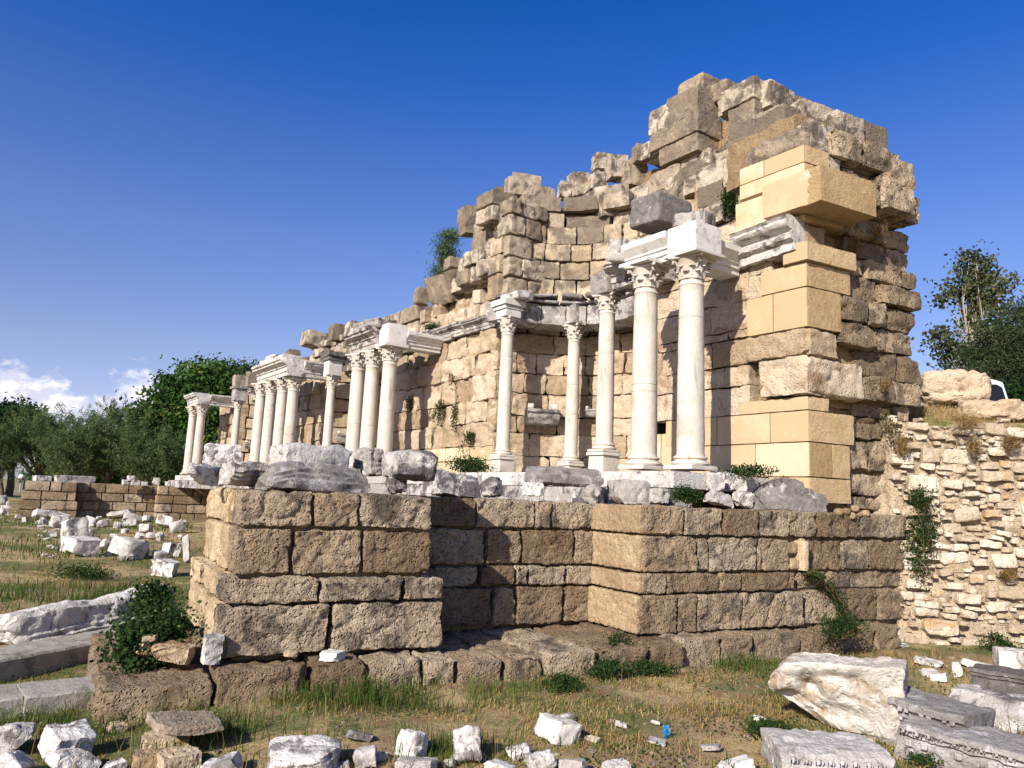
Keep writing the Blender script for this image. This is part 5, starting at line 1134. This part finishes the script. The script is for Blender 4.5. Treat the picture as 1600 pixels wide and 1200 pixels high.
# tumbled single blocks on the crest of the ruin
def crest(label, x0, x1, y0, y1, d, **kw):
    P = at_v((x0+x1)/2, y1, VW+d); return stone('ruin_block', label, 'stone block', x0, x1, y0, y1, P, group='tumbled blocks on the crest of the ruin', mat=kw.pop('mat', M_GREYS), **{**dict(kind='cut', chip=(6, .2), sink=.12, amp=.03), **kw})
for q in (('big dark-sided block tilted on the crest where it breaks down to the left', 786, 848, 268, 302, 1.3, .35, -.08), ('pale block below and right of the big tilted crest block', 812, 866, 284, 318, 1.1, .4, .1), ('rounded block left under the big tilted crest block', 768, 800, 290, 322, 1.2, .2, .0),
          ('grey block topping the left shoulder of the high crest', 744, 796, 304, 342, .9, .3, .12), ('block leaning at the left end of the high crest', 716, 756, 318, 360, .8, .4, -.1), ('dark fronted block jutting from the broken edge beside the leaning one', 738, 772, 344, 384, .45, .3, 0),
          ('flat block jutting out over the broken edge', 692, 726, 399, 418, .8, .4, .05), ('long slanting slab lying on the rubble slope', 672, 752, 416, 462, .6, .55, -.36), ('dark block on the slope above the slanting slab', 722, 796, 392, 420, .7, .45, .02),
          ('squared block where the slope meets the low wall', 644, 672, 447, 472, .7, .3, .05), ('small block above the curved niche wall, left of the pointed one', 868, 894, 280, 306, 2.6, .3, .1), ('block on the niche crest leaning left', 888, 926, 265, 300, 2.9, .5, -.15),
          ('block on the niche crest leaning right', 910, 948, 262, 296, 3.0, .5, .2), ('pale block at the foot of the high stack', 945, 985, 238, 272, 3.0, .4, -.1), ('square block right against the high stack', 966, 1010, 246, 286, 2.9, .5, .1), ('pointed grey slab overhanging the right side of the niche wall', 914, 992, 285, 332, 2.35, .5, -.22),
          ('small pale block under the foot of the high stack', 922, 962, 236, 262, 3.3, .3, .0), ('block on the crest between the two leaning ones and the stack', 985, 1016, 222, 250, 2.9, .4, .05),
          ('grey block on the low crest right of the small tree', 468, 512, 515, 538, .35, .35, .1), ('tan block right of the grey one on the low crest', 512, 546, 505, 530, .35, .3, .0), ('small block at the left end of the low crest', 446, 470, 545, 556, .3, .3, 0),
          ('dark weathered block over the low crest above the group of three', 536, 574, 500, 524, .2, .4, .05), ('square pair block, left one above the far niche', 362, 384, 585, 604, .2, .3, 0), ('square pair block, right one above the far niche', 382, 406, 580, 602, .2, .3, 0)):
    crest(*q[:6], yaw=q[6], tilt=q[7])

# ------------------------------------------------------------------ van on the upper ground, street lamps, far roofs
vp = at_y(1572, 640, 21.0); vz = 3.58; vx1 = float(vp[0])+.2
van = thing('van', 'white van parked on the upper ground, mostly hidden behind the boulders', 'van', (vx1-2.0, 21.8, vz))
def vmap(x, y, z): return (vx1+x, 21.0+y, vz+z)
side = [(-4.3, .35), (-4.35, .9), (-4.15, 1.15), (-3.5, 1.3), (-2.85, 1.98), (-2.4, 2.06), (-.55, 2.06), (-.22, 1.98), (-.05, 1.35), (0, .9), (0, .35)]
def prism(mm, pts, y0, y1, mat=0, bev=.0):
    n = len(pts); V = [vmap(x, y, z) for y in (y0, y1) for x, z in pts]; Q = [(i, (i+1) % n, n+(i+1) % n, n+i) for i in range(n)]
    V += [vmap(sum(p[0] for p in pts)/n, y, sum(p[1] for p in pts)/n) for y in (y0, y1)]
    T = [(2*n, (i+1) % n, i) for i in range(n)]+[(2*n+1, n+i, n+(i+1) % n) for i in range(n)]; mm.add(V, Q, T, mat=mat)
mm = M(); prism(mm, side, 0, 1.75); bo = mm.build('body', M_VANW, van); bv = bo.modifiers.new('bevel', 'BEVEL'); bv.width = .06; bv.segments = 3
for nm, pts in (('window', [(-.95, 1.3), (-.95, 1.9), (-.42, 1.9), (-.28, 1.82), (-.14, 1.3)]), ('window', [(-2.2, 1.3), (-2.2, 1.92), (-1.05, 1.92), (-1.05, 1.3)]), ('window', [(-3.3, 1.3), (-2.72, 1.88), (-2.3, 1.92), (-2.3, 1.3)])):
    mm = M(); prism(mm, pts, -.012, .02); mm.build(nm, M_GLASS, van)
for y in (.25, 1.5):
    mm = M(); tube(mm, [vmap(-2.5, y, 2.06), vmap(-2.45, y, 2.14), vmap(-.75, y, 2.14), vmap(-.6, y, 2.06)], [.02]*4, 6); mm.build('roof_rail', M_STEEL, van)
for x in (-.85, -3.5):
    for y in (0.02, 1.55):
        mm = M(); prof = [(.17, -.1), (.32, -.1), (.34, -.05), (.34, .05), (.32, .1), (.17, .1)]; a_ = M(); lathe(a_, prof, 20, (0, 0, 0)); V = np.concatenate(a_.v); V = V @ np.array([[1, 0, 0], [0, 0, -1], [0, 1, 0]]).T+np.array(vmap(x, y+.1, .34))
        mm.add(V, np.concatenate(a_.q), np.concatenate(a_.t)); mm.build('wheel', M_RUB, van)
for i, (x, yt, yb, hx, hy, Y, lab) in enumerate(((35, 640, 690, 27, 638, 75, 'grey street lamp behind the round dark tree at the far left'), (80, 650, 700, 101, 649, 80, 'grey street lamp with its arm to the right, left one of the middle pair'), (114, 662, 705, 132, 662, 90, 'grey street lamp with its arm to the right, right one of the middle pair'), (48, 640, 690, 71, 637, 85, 'grey street lamp just right of the round dark tree'))):
    A = at_y(x, yt, Y); B = at_y(hx, hy, Y); t = thing('street_lamp', lab, 'street lamp', (A[0], A[1], .3), 'street lamps beyond the trees')
    mm = M(); tube(mm, [(A[0], A[1], .3), (A[0], A[1], A[2])], [.09, .06], 6); mm.build('pole', M_STEEL, t)
    mm = M(); tube(mm, [A, (A+B)/2+np.array([0, 0, .12]), B], [.05, .045, .04], 5); mm.build('arm', M_STEEL, t)
    mm = M(); P, Q = stone_shape((.45, .14, .09), (6, 4, 4), .05, 0, 1, (0, 0), rng); mm.add(P+B+np.array([0, 0, .0]), Q); mm.build('lamp_head', M_STEEL, t)
for (x, y, Y, w, hgt, lab) in ((92, 688, 150, 5.5, 2.2, 'distant house with red roof peeping over the bushes'), (112, 693, 170, 4, 1.6, 'distant pale house right of the red roofed one')):
    A = at_y(x, y, Y); t = thing('house', lab, 'house', (A[0], A[1], 0)); mm = M()
    P, Q = grid_box(1, 1, 1); mm.add(P*np.array([w/2, 3, A[2]/2])+np.array([A[0], A[1], A[2]/2]), Q); mm.build('wall', M_WALLW, t, smooth=False)
    mm = M(); e_ = w/2+.3; z_ = A[2]; V = [(A[0]-e_, A[1]-3.4, z_), (A[0]+e_, A[1]-3.4, z_), (A[0]+e_, A[1]+3.4, z_), (A[0]-e_, A[1]+3.4, z_), (A[0], A[1]-3.4, z_+hgt*.6), (A[0], A[1]+3.4, z_+hgt*.6)]
    mm.add(V, [(0, 4, 5, 3), (1, 2, 5, 4), (0, 3, 2, 1)], [(0, 1, 4), (2, 3, 5)]); mm.build('roof', M_BRICKRED, t, smooth=False)
    for k in (-1, 1):
        mm = M(); P, Q = grid_box(1, 1, 1); mm.add(P*np.array([.35, .05, .5])+np.array([A[0]+k*w*.22, A[1]-3.02, A[2]-1.3]), Q); mm.build('window', M_GLASS, t, smooth=False)

# ------------------------------------------------------------------ trees, bushes, weeds, grass
rng = np.random.default_rng(99)
def in_blob(n, c, r, rng, shell=.55):
    d = rng.normal(size=(n, 3)); d /= np.linalg.norm(d, axis=1, keepdims=True); q = (shell+(1-shell)*rng.random(n)**.6)[:, None]
    return np.array(c)+d*q*np.array(r)
def tree(label, base, blobs, mat, nclus, per, leaf, clus_r, rng, group=None, bark=None, trunk_r=.2, asp=.5, name='tree', up=0.0, strands=False, lean=(0, 0), tz=0.0):
    """tapered trunk, limbs to the clumps, and a crown of small leaves in clumps spread through the blobs (offsets from base)"""
    base = np.array(base, float); t = thing(name, label, 'tree', base, group)
    cl = []; vol = np.array([b[3]*b[4]*b[5] for b in blobs])**.67; vol /= vol.sum()
    for b, w in zip(blobs, vol): cl.append(in_blob(max(3, int(nclus*w)), base+np.array(b[:3]), b[3:6], rng, .35))
    cl = np.concatenate(cl); C = []; tint = []
    for c in cl:
        k = max(3, int(per*rng.uniform(.5, 1.4))); s = clus_r*rng.uniform(.6, 1.35)
        if strands:
            d = rng.normal(size=3); d[2] = abs(d[2])*1.2+.3; d /= np.linalg.norm(d); q = rng.random(k)[:, None]
            C.append(c+d*s*2.2*q+rng.normal(size=(k, 3))*s*.35*(1.1-q))
        else: C.append(c+rng.normal(size=(k, 3))*np.array([s, s, s*.6])*.6)
        tint.append(np.clip(rng.uniform(.0, .75)+rng.normal(0, .14, k), 0, 1))
    C = np.concatenate(C); mm = M(); leaves(mm, C, leaf, rng, np.concatenate(tint), asp, up); mm.build('crown', mat, t, smooth=False)
    mm = M(); zc_ = np.mean([b[2] for b in blobs]); top = np.array([np.mean([b[0] for b in blobs])*.5, np.mean([b[1] for b in blobs])*.5, zc_*.9])
    pts = [base+top*q+np.array([math.sin(q*4)*.15*trunk_r*4, math.cos(q*5)*.1*trunk_r*4, 0])*(q > 0) for q in np.linspace(0, 1, 7)]; pts[0] = pts[0]-np.array([0, 0, .4])
    tube(mm, pts, [trunk_r*(1.15-.8*q) for q in np.linspace(0, 1, 7)], 8)
    for c in cl[rng.permutation(len(cl))[:min(70, len(cl))]]:
        q = rng.uniform(.3, .95); a = base+top*q; mid = (a+c)/2+rng.normal(size=3)*.12*np.linalg.norm(c-a)*.5+np.array([0, 0, .08*np.linalg.norm(c-a)])
        tube(mm, [a, mid, c], [trunk_r*.34*(1.2-q), trunk_r*.2*(1.2-q), trunk_r*.05], 5)
    mm.build('trunk', bark or M_BARK, t); return t
def px_tree(label, x, ybase, Y, blobs_px, mat, nclus, per, leaf, clus_r, zb=None, **kw):
    """blobs in picture pixels (cx, cy, rx, ry) at depth Y, turned into metres round the trunk foot"""
    B = at_y(x, ybase, Y); B[2] = gz1(B) if zb is None else zb; k = Y/FPX; bl = []
    for b in blobs_px:
        c = at_y(b[0], b[1], Y+(b[4] if len(b) > 4 else 0)); bl.append((*(c-B), b[2]*k, max(b[2], b[3])*k*.9, b[3]*k))
    return tree(label, B, bl, mat, nclus, per, leaf, clus_r, rng, **kw)
px_tree('tall dark green tree with yellowing leaves behind the left end of the facade', 310, 765, 52, [(310, 610, 62, 42), (345, 640, 55, 60), (270, 660, 48, 45), (290, 710, 60, 45), (240, 690, 32, 45), (355, 700, 50, 55), (232, 650, 22, 14)], L_DARK, 420, 75, .36, .95, trunk_r=.35, asp=.55)
px_tree('thin greyish tree rising behind the facade above the far niche', 375, 765, 62, [(372, 590, 34, 22), (400, 582, 22, 12), (350, 580, 22, 14)], L_OLIVE, 90, 40, .3, .8, trunk_r=.2)
px_tree('feathery grey green bush in the middle of the left tree line', 168, 755, 50, [(165, 705, 50, 42), (190, 675, 30, 28), (140, 715, 36, 35)], L_TAM, 260, 95, .34, .75, asp=.10, strands=True, trunk_r=.2, name='bush_tree')
px_tree('feathery olive green bush left of the middle one', 62, 755, 50, [(55, 700, 40, 32), (85, 700, 36, 34), (45, 672, 22, 18)], L_TAM, 230, 95, .34, .75, asp=.10, strands=True, trunk_r=.2, name='bush_tree')
px_tree('low feathery bush between the two larger ones', 112, 757, 47, [(112, 720, 36, 32), (130, 690, 22, 24)], L_TAM, 150, 95, .32, .7, asp=.10, strands=True, trunk_r=.15, name='bush_tree')
px_tree('low feathery bush beneath the tall dark tree', 222, 760, 47, [(222, 722, 36, 34), (256, 726, 34, 28)], L_TAM, 170, 90, .32, .7, asp=.12, strands=True, trunk_r=.15, name='bush_tree')
px_tree('low bush at the left picture edge', 5, 757, 48, [(5, 718, 34, 30), (-30, 712, 30, 34)], L_TAM, 150, 90, .32, .7, asp=.12, strands=True, trunk_r=.15, name='bush_tree')
px_tree('round dark tree at the left picture edge', 15, 757, 66, [(18, 660, 40, 28), (-20, 670, 45, 38), (40, 680, 28, 20)], L_PINE, 260, 80, .38, .9, trunk_r=.3)
px_tree('dark tree outside the left picture edge', -90, 757, 60, [(-90, 660, 60, 50), (-140, 690, 50, 50)], L_PINE, 130, 60, .5, 1.1, trunk_r=.3)
px_tree('dark thicket closing the gap under the tall tree', 300, 765, 58, [(300, 735, 60, 26), (200, 738, 60, 20), (100, 740, 60, 16)], L_DARK, 170, 70, .4, .9, trunk_r=.15, name='bush_tree')
px_tree('small tree with drooping leaves behind the broken edge of the high wall', 690, 765, 44, [(698, 388, 15, 28), (688, 420, 11, 18), (706, 368, 10, 13)], L_TAM, 90, 34, .26, .42, trunk_r=.14, asp=.2)
px_tree('autumn plane tree with sparse browning leaves right of the ruin', 1528, 640, 30, [(1522, 425, 30, 26), (1500, 455, 26, 20), (1548, 455, 30, 30), (1486, 540, 30, 14), (1470, 522, 18, 9), (1500, 562, 26, 16), (1532, 495, 32, 24), (1474, 468, 9, 7), (1576, 436, 8, 9), (1522, 398, 13, 9)], L_PLANE, 145, 34, .17, .40, zb=3.3, bark=M_BARKP, trunk_r=.18, asp=.8)
px_tree('dense dark olive tree at the right picture edge behind the van', 1595, 650, 26, [(1590, 560, 80, 66), (1640, 540, 80, 80), (1560, 600, 40, 40), (1600, 620, 80, 36)], L_OLIVE, 560, 110, .17, .48, zb=3.3, trunk_r=.25, asp=.26)
px_tree('dark bush under the olive tree beside the boulders', 1600, 655, 24, [(1610, 630, 50, 24), (1560, 628, 30, 16)], L_PINE, 120, 60, .2, .4, zb=3.3, trunk_r=.1, name='bush_tree')

def bush(label, P, R3, n, leaf, mat, rng, cat='plant', name='plant', asp=.55, clumps=14, stems=10, up=.2, hang=0.0, group=None, dmat=None):
    P = np.array(P, float); t = thing(name, label, cat, P, group); R3 = np.array(R3)
    cc = in_blob(clumps, P+np.array([0, 0, R3[2]*(.9 if not hang else -hang*.5)]), R3*.8, rng, .2); C = []; tt = []
    for c in cc:
        k = max(2, n//clumps); C.append(c+rng.normal(size=(k, 3))*R3*.28); tt.append(np.clip(rng.uniform(0, .7)+rng.normal(0, .15, k), 0, 1))
    C = np.concatenate(C); mm = M(); leaves(mm, C, leaf, rng, np.concatenate(tt), asp, up); mm.build('leaves', mat, t, smooth=False)
    mm = M()
    for c in C[rng.permutation(len(C))[:stems]]:
        mid = (P+c)/2+rng.normal(size=3)*R3*.12; tube(mm, [P, mid, c], [.008, .006, .003], 4)
    mm.build('stem', dmat or L_DRYP, t, smooth=False); return t
def trailing(label, pts_px, planef, n, leaf, mat, rng, w=.12, asp=.6, strands=9):
    """plant hanging or creeping over a wall: leaf strands round a path of wall points"""
    path = np.array([planef(*p) for p in pts_px]); t = thing('plant', label, 'plant', path[0]); C = []; mm = M()
    for s in range(strands):
        off = rng.normal(size=3)*w; q = rng.uniform(.5, 1.0); k = max(2, n//strands); f = np.sort(rng.random(k)*q)*(len(path)-1)
        i = np.minimum(f.astype(int), len(path)-2); p = path[i]+(path[i+1]-path[i])*(f-i)[:, None]+off*(.4+.8*(f/(len(path)-1)))[:, None]+rng.normal(size=(k, 3))*w*.35
        C.append(p); tube(mm, np.vstack([path[0], p[::max(1, k//6)]]), [.0028]*len(np.vstack([path[0], p[::max(1, k//6)]])), 4)
    mm.build('stem', L_DRYP, t, smooth=False); C = np.concatenate(C); mm = M(); leaves(mm, C, leaf, rng, np.clip(rng.uniform(0, .8, len(C)), 0, 1), asp, 0, 0, .3); mm.build('leaves', mat, t, smooth=False)
    return t
P = st(-.45, .75, 0.12); bush('thick dark ivy bush against the left side of the near pier', P, (.30, .5, .33), 5600, .042, L_IVY, rng, clumps=60, asp=.8, name='ivy_bush')
P = at_z(235, 960, .25); bush('lower lobe of ivy creeping over the long carved cornice', P, (.22, .3, .2), 1800, .04, L_IVY, rng, clumps=16, asp=.8, name='ivy_bush')
tw_ = lambda t: (lambda x, y: at_t(x, y, t))
fv_ = lambda d: (lambda x, y: at_v(x, y, VW+d))
trailing('leafy creeper hanging down the joint between the block wall and the pale rubble wall', [(1432, 775), (1442, 800), (1440, 850), (1430, 890), (1436, 925)], tw_(-.12), 4200, .036, L_IVY, rng, .14, strands=15)
P = at_t(1440, 862, -.02); bush('dense leafy clump in the middle of the hanging creeper beside the pale rubble wall', P, (.24, .12, .28), 1700, .036, L_IVY, rng, clumps=20)
for lab, x, y, R3 in (('dry grass tuft high on the pale rubble wall, upper one', 1505, 672, (.22, .08, .12)), ('dry grass tuft hanging in a joint of the pale rubble wall', 1522, 712, (.10, .06, .14)), ('dry tuft at the right edge of the pale rubble wall', 1580, 700, (.16, .08, .10)), ('dry tuft in the joint where the pale rubble wall meets the pier', 1412, 712, (.12, .1, .16)), ('straw tuft low on the pale rubble wall', 1575, 905, (.14, .07, .07))):
    _d = ray(x, y); bush(lab, E0+_d*((RA @ RN-.02)/(_d @ RN)), R3, 520, .075, L_DRYP, rng, clumps=12, asp=.10)
trailing('thin creeper trailing diagonally down the right part of the block wall', [(1262, 895), (1290, 905), (1312, 935), (1325, 965), (1345, 985)], tw_(-.08), 1100, .032, L_IVY, rng, .06, strands=12)
P = at_z(1318, 998, .3); bush('green weed at the foot of the wall below the diagonal creeper', P, (.32, .2, .16), 1800, .032, L_IVY, rng, clumps=18)
trailing('grey green creeper on the eroded masonry beside the smooth yellow corner', [(1378, 640), (1388, 660), (1396, 690), (1394, 705)], lambda x, y: at_e(x, y, -.1), 220, .04, L_OLIVE, rng, .09)
trailing('weed hanging in the lower left of the rough yellow wall', [(690, 628), (686, 650), (682, 668)], fv_(-.06), 420, .05, L_IVY, rng, .1)
trailing('weed hanging on the rough yellow wall right of the lower one', [(712, 630), (711, 655), (708, 672)], fv_(-.06), 420, .05, L_IVY, rng, .09)
trailing('small tuft high on the rough yellow wall', [(706, 584), (708, 596), (712, 606)], fv_(-.06), 70, .06, L_OLIVE, rng, .09)
trailing('weed hanging in shadow behind the group of three columns', [(640, 620), (640, 640), (645, 655)], fv_(-.06), 300, .05, L_IVY, rng, .1)
trailing('tuft of drooping weed above the bush at the foot of the rough yellow wall', [(738, 680), (734, 692), (730, 706)], fv_(-.08), 460, .05, L_IVY, rng, .11)
P = at_v(738, 741, 8.5); bush('dark green bush at the foot of the rough yellow wall, left of the slim column', P, (.46, .3, .2), 2200, .05, L_IVY, rng, clumps=18)
P = at_t(1072, 786, .25); bush('leafy weed growing between the blocks on the wall top', P, (.22, .15, .11), 1500, .034, L_IVY, rng, clumps=14)
P = at_v(1168, 744, 8.7); bush('low green weed behind the stacked cut stones before the yellow ashlar', P, (.38, .2, .09), 1400, .036, L_IVY, rng, clumps=14)
P = at_v(1140, 335, VW+1.0); bush('bush growing out of the wall high up beside the smooth yellow courses', P, (.17, .15, .26), 1900, .042, L_IVY, rng, clumps=16)
P = at_v(681, 520, VW+.25); bush('tuft of weed on the string course below the rubble slope', P, (.3, .2, .16), 900, .05, L_IVY, rng, clumps=10)
P = at_e(1338, 400, .1); bush('dry brown weed in the hollow under the overhanging course', P, (.14, .2, .18), 420, .05, L_DRYP, rng, clumps=10, asp=.2)
P = at_e(1372, 370, -.1); bush('dry twiggy weed under the overhang right of the brown one', P, (.14, .2, .13), 260, .05, L_DRYP, rng, clumps=8, asp=.15)
P = at_v(1186, 590, VW-.05); bush('tiny weed in a hole of the yellow end pier', P, (.05, .05, .1), 70, .035, L_IVY, rng, clumps=4)
P = at_e(1375, 612, -.02); bush('dry tuft on the ledge at the foot of the eroded end', P, (.16, .2, .1), 220, .06, L_DRYP, rng, clumps=8, asp=.15)
# field and foreground weeds
for lab, x, y, R3, n, lf, mt in (('leafy green weed at the foot of the lower step, left of the larger one', 945, 1060, (.26, .2, .10), 620, .034, L_IVY), ('larger leafy green weed climbing the step below the pilaster', 968, 1040, (.2, .16, .2), 700, .034, L_IVY), ('low leafy weed on the ground right of the step', 1010, 1056, (.3, .2, .08), 620, .032, L_IVY), ('low weed beside the tall grass right of the step', 880, 1078, (.26, .2, .07), 500, .03, L_IVY),
        ('dark leafy weed at the foot of the big white block', 1205, 1152, (.26, .2, .07), 620, .028, L_IVY), ('green weed below the pale rubble wall at the right', 1560, 1018, (.22, .2, .12), 520, .034, L_IVY), ('bushy weed in the field left of the ivy', 125, 905, (.55, .5, .12), 620, .05, L_IVY), ('small weed at the edge of the pale rubble wall', 1540, 985, (.12, .1, .06), 160, .03, L_IVY), ('dark weed tuft before the carved slab at the bottom right', 1440, 1200, (.12, .1, .06), 180, .026, L_IVY)):
    bush(lab, at_g(x, y), R3, int(n*2.4), lf*.92, mt, rng, clumps=16)

# grass: green blades, dry straw
def patch(P, items):
    w = np.zeros(len(P))
    for (c, rx, ry, a) in items: w = np.maximum(w, a*np.exp(-((P[:, 0]-c[0])/rx)**2-((P[:, 1]-c[1])/ry)**2))
    return w
def gp(x, y): return at_z(x, y, 0.0)
GREEN = [(gp(560, 1105), .8, .4, 1.0), (gp(690, 1100), .55, .35, .8), (gp(430, 1110), .4, .4, .6), (gp(1150, 1050), .6, .45, .65), (gp(120, 935), 1.8, 1.2, .9), (gp(60, 870), 4, 3.0, .45), (gp(240, 1120), .5, .3, .6), (gp(80, 1130), .6, .3, .6), (gp(330, 1150), .5, .3, .7), (gp(860, 1090), .7, .3, .4), (gp(1330, 1100), .8, .6, .35), (gp(60, 830), 5, 5, .5), (gp(250, 840), 5, 2.5, .35), (gp(620, 1180), .9, .3, .6), (gp(60, 1085), .5, .3, .5)]
DRY = [(gp(1200, 1120), 1.9, 1.5, 1.0), (gp(1300, 1020), 1.5, 1.2, .95), (gp(900, 1150), 1.6, .8, .75), (gp(1500, 1020), 1.5, 1.3, .9), (gp(420, 1110), .7, .6, .9), (gp(200, 1110), 1.0, .5, .7), (gp(150, 1060), .8, .5, .7), (gp(180, 860), 5, 4, .6), (gp(90, 905), 4, 2, .6), (gp(1050, 1090), 1.1, .7, .75)]
def in_solid(P):
    s = (P[:, :2]-W0[:2]) @ ES[:2]; t = (P[:, :2]-W0[:2]) @ ET[:2]; v = P[:, :2] @ EV[:2]; rl = (P[:, :2]-RA[:2]) @ RN[:2]; ra = (P[:, :2]-RA[:2]) @ RD[:2]
    return ((s > -1.0) & (s < 9.5) & (t > -.34) & (t < 2.6)) | ((v > 7.0) & (P[:, 1] > 9) & (rl > -.2) & (rl < .7)) | ((v > 7.2) & (P[:, :2] @ EU[:2] > 6.3) & (v < 13))
def scatter(n, rmin, rmax, power, rng):
    r = rmin*(rmax/rmin)**(rng.random(n)**power); a = rng.uniform(R_(50), R_(132), n); return np.column_stack([r*np.cos(a), r*np.sin(a)])
def blades(mm, P, h, w, bend, rng, tint):
    n = len(P); a = rng.uniform(0, 2*math.pi, n); d = np.column_stack([np.cos(a), np.sin(a), np.zeros(n)]); side = np.column_stack([-d[:, 1], d[:, 0], np.zeros(n)])
    h = h[:, None]; b = bend[:, None]*h; up = np.array([0, 0, 1.0]); w = w[:, None]
    mid = P+d*b*.3+up*h*.62; tip = P+d*b+up*h*(1-.35*np.clip(bend, 0, 1.5))[:, None]
    V = np.stack([P-side*w, P+side*w, mid-side*w*.7, mid+side*w*.7, tip], 1).reshape(-1, 3); k = np.arange(n)[:, None]*5
    mm.add(V, np.hstack([k, k+1, k+3, k+2]), np.hstack([k+2, k+3, k+4]), tint=np.repeat(tint, 5))
def grow(N, items, hmin, hmax, wd, name, label, mat, base=0.0, bendr=(.2, .7), rmax=60):
    X = scatter(N, 2.6, rmax, 1.15, rng); keep = rng.random(N) < np.maximum(patch(X, items), base); X = X[keep]
    cl = fbm(np.column_stack([X*2.3, np.zeros(len(X))]), 3); X = X[cl > rng.uniform(-.35, .22, len(X))]
    X = X[~in_solid(X)]; P = np.column_stack([X, gz(X)-.01]); n = len(P); w8 = .55+.45*patch(X, items)
    d = np.hypot(X[:, 0], X[:, 1]); mm = M(); blades(mm, P, rng.uniform(hmin, hmax, n)*w8, wd*np.maximum(1, d/9)*rng.uniform(.7, 1.3, n), rng.uniform(*bendr, n), rng, np.clip(.25+.5*rng.random(n)+.35*fbm(np.column_stack([X*.9, np.ones(n)]), 2), 0, 1))
    return tag(mm.build(name, mat, smooth=False), label, None, kind='stuff')
grow(620000, GREEN, .06, .30, .0036, 'green_grass', 'green grass growing in patches round the ruin', L_GRASS, base=.06, rmax=45)
grow(620000, DRY, .012, .095, .0028, 'dry_grass', 'dry yellow grass and straw between the stones', L_STRAW, base=.62, bendr=(.4, 2.2), rmax=40)
# low leafy ground cover between the blades, and a few dry stalks
X = scatter(60000, 2.6, 26, 1.15, rng); w_ = fbm(np.column_stack([X*1.1+40, np.zeros(len(X))]), 3); X = X[(w_ > .12) & (rng.random(len(X)) < .8)]; X = X[~in_solid(X)]
n = len(X); P = np.column_stack([X, gz(X)+rng.uniform(.004, .05, n)]); mm = M(); leaves(mm, P, .026, rng, np.clip(rng.random(n)*.8, 0, 1), .75, .1); tag(mm.build('ground_weeds', L_IVY, smooth=False), 'low leafy weeds matted over the ground', None, kind='stuff')
X = scatter(900, 3.0, 16, 1.0, rng); X = X[~in_solid(X)]; n = len(X); P = np.column_stack([X, gz(X)-.01]); mm = M(); blades(mm, P, rng.uniform(.15, .42, n), np.full(n, .0022), rng.uniform(.1, .9, n), rng, rng.random(n)); tag(mm.build('dry_stalks', L_DRYP, smooth=False), 'thin dry stalks standing in the grass', None, kind='stuff')
# dry grass on the bank above the rubble wall
n = 9000; a = rng.uniform(-.4, 4.6, n); q = rng.uniform(-.1, 1.5, n); X = RA[:2]+a[:, None]*RD[:2]+(q+.3)[:, None]*RN[:2]; z = np.maximum(gz(X), 3.0+.1*np.clip(q, 0, 1)); kp = rng.random(n) < .75
mm = M(); P = np.column_stack([X, z])[kp]; m_ = len(P); blades(mm, P, rng.uniform(.05, .18, m_), np.full(m_, .0032), rng.uniform(.4, 1.5, m_), rng, rng.random(m_))
tag(mm.build('bank_grass', L_STRAW, smooth=False), 'dry grass on the earth bank above the pale rubble wall', None, kind='stuff')
# pebbles
n = 700; X = scatter(n, 3.0, 30, 1.2, rng); X = X[~in_solid(X)]; mm = M()
for p in X:
    s_ = rng.uniform(.008, .026)*(1+np.hypot(*p)/25); V, Q = stone_shape((s_, s_*.8, s_*.6), (3, 3, 3), s_*.4, .004, 20, (4, .3), rng); mm.add(V @ rotz(rng.uniform(0, 6)).T+np.array([p[0], p[1], gz1(p)+s_*.2]), Q, tint=rng.random())
tag(mm.build('gravel', M_GREYS), 'small pale stone chips strewn over the ground', None, kind='stuff')
bpy.context.view_layer.update()
for o in bpy.data.objects:
    if '_o' in o.keys(): del o['_o']
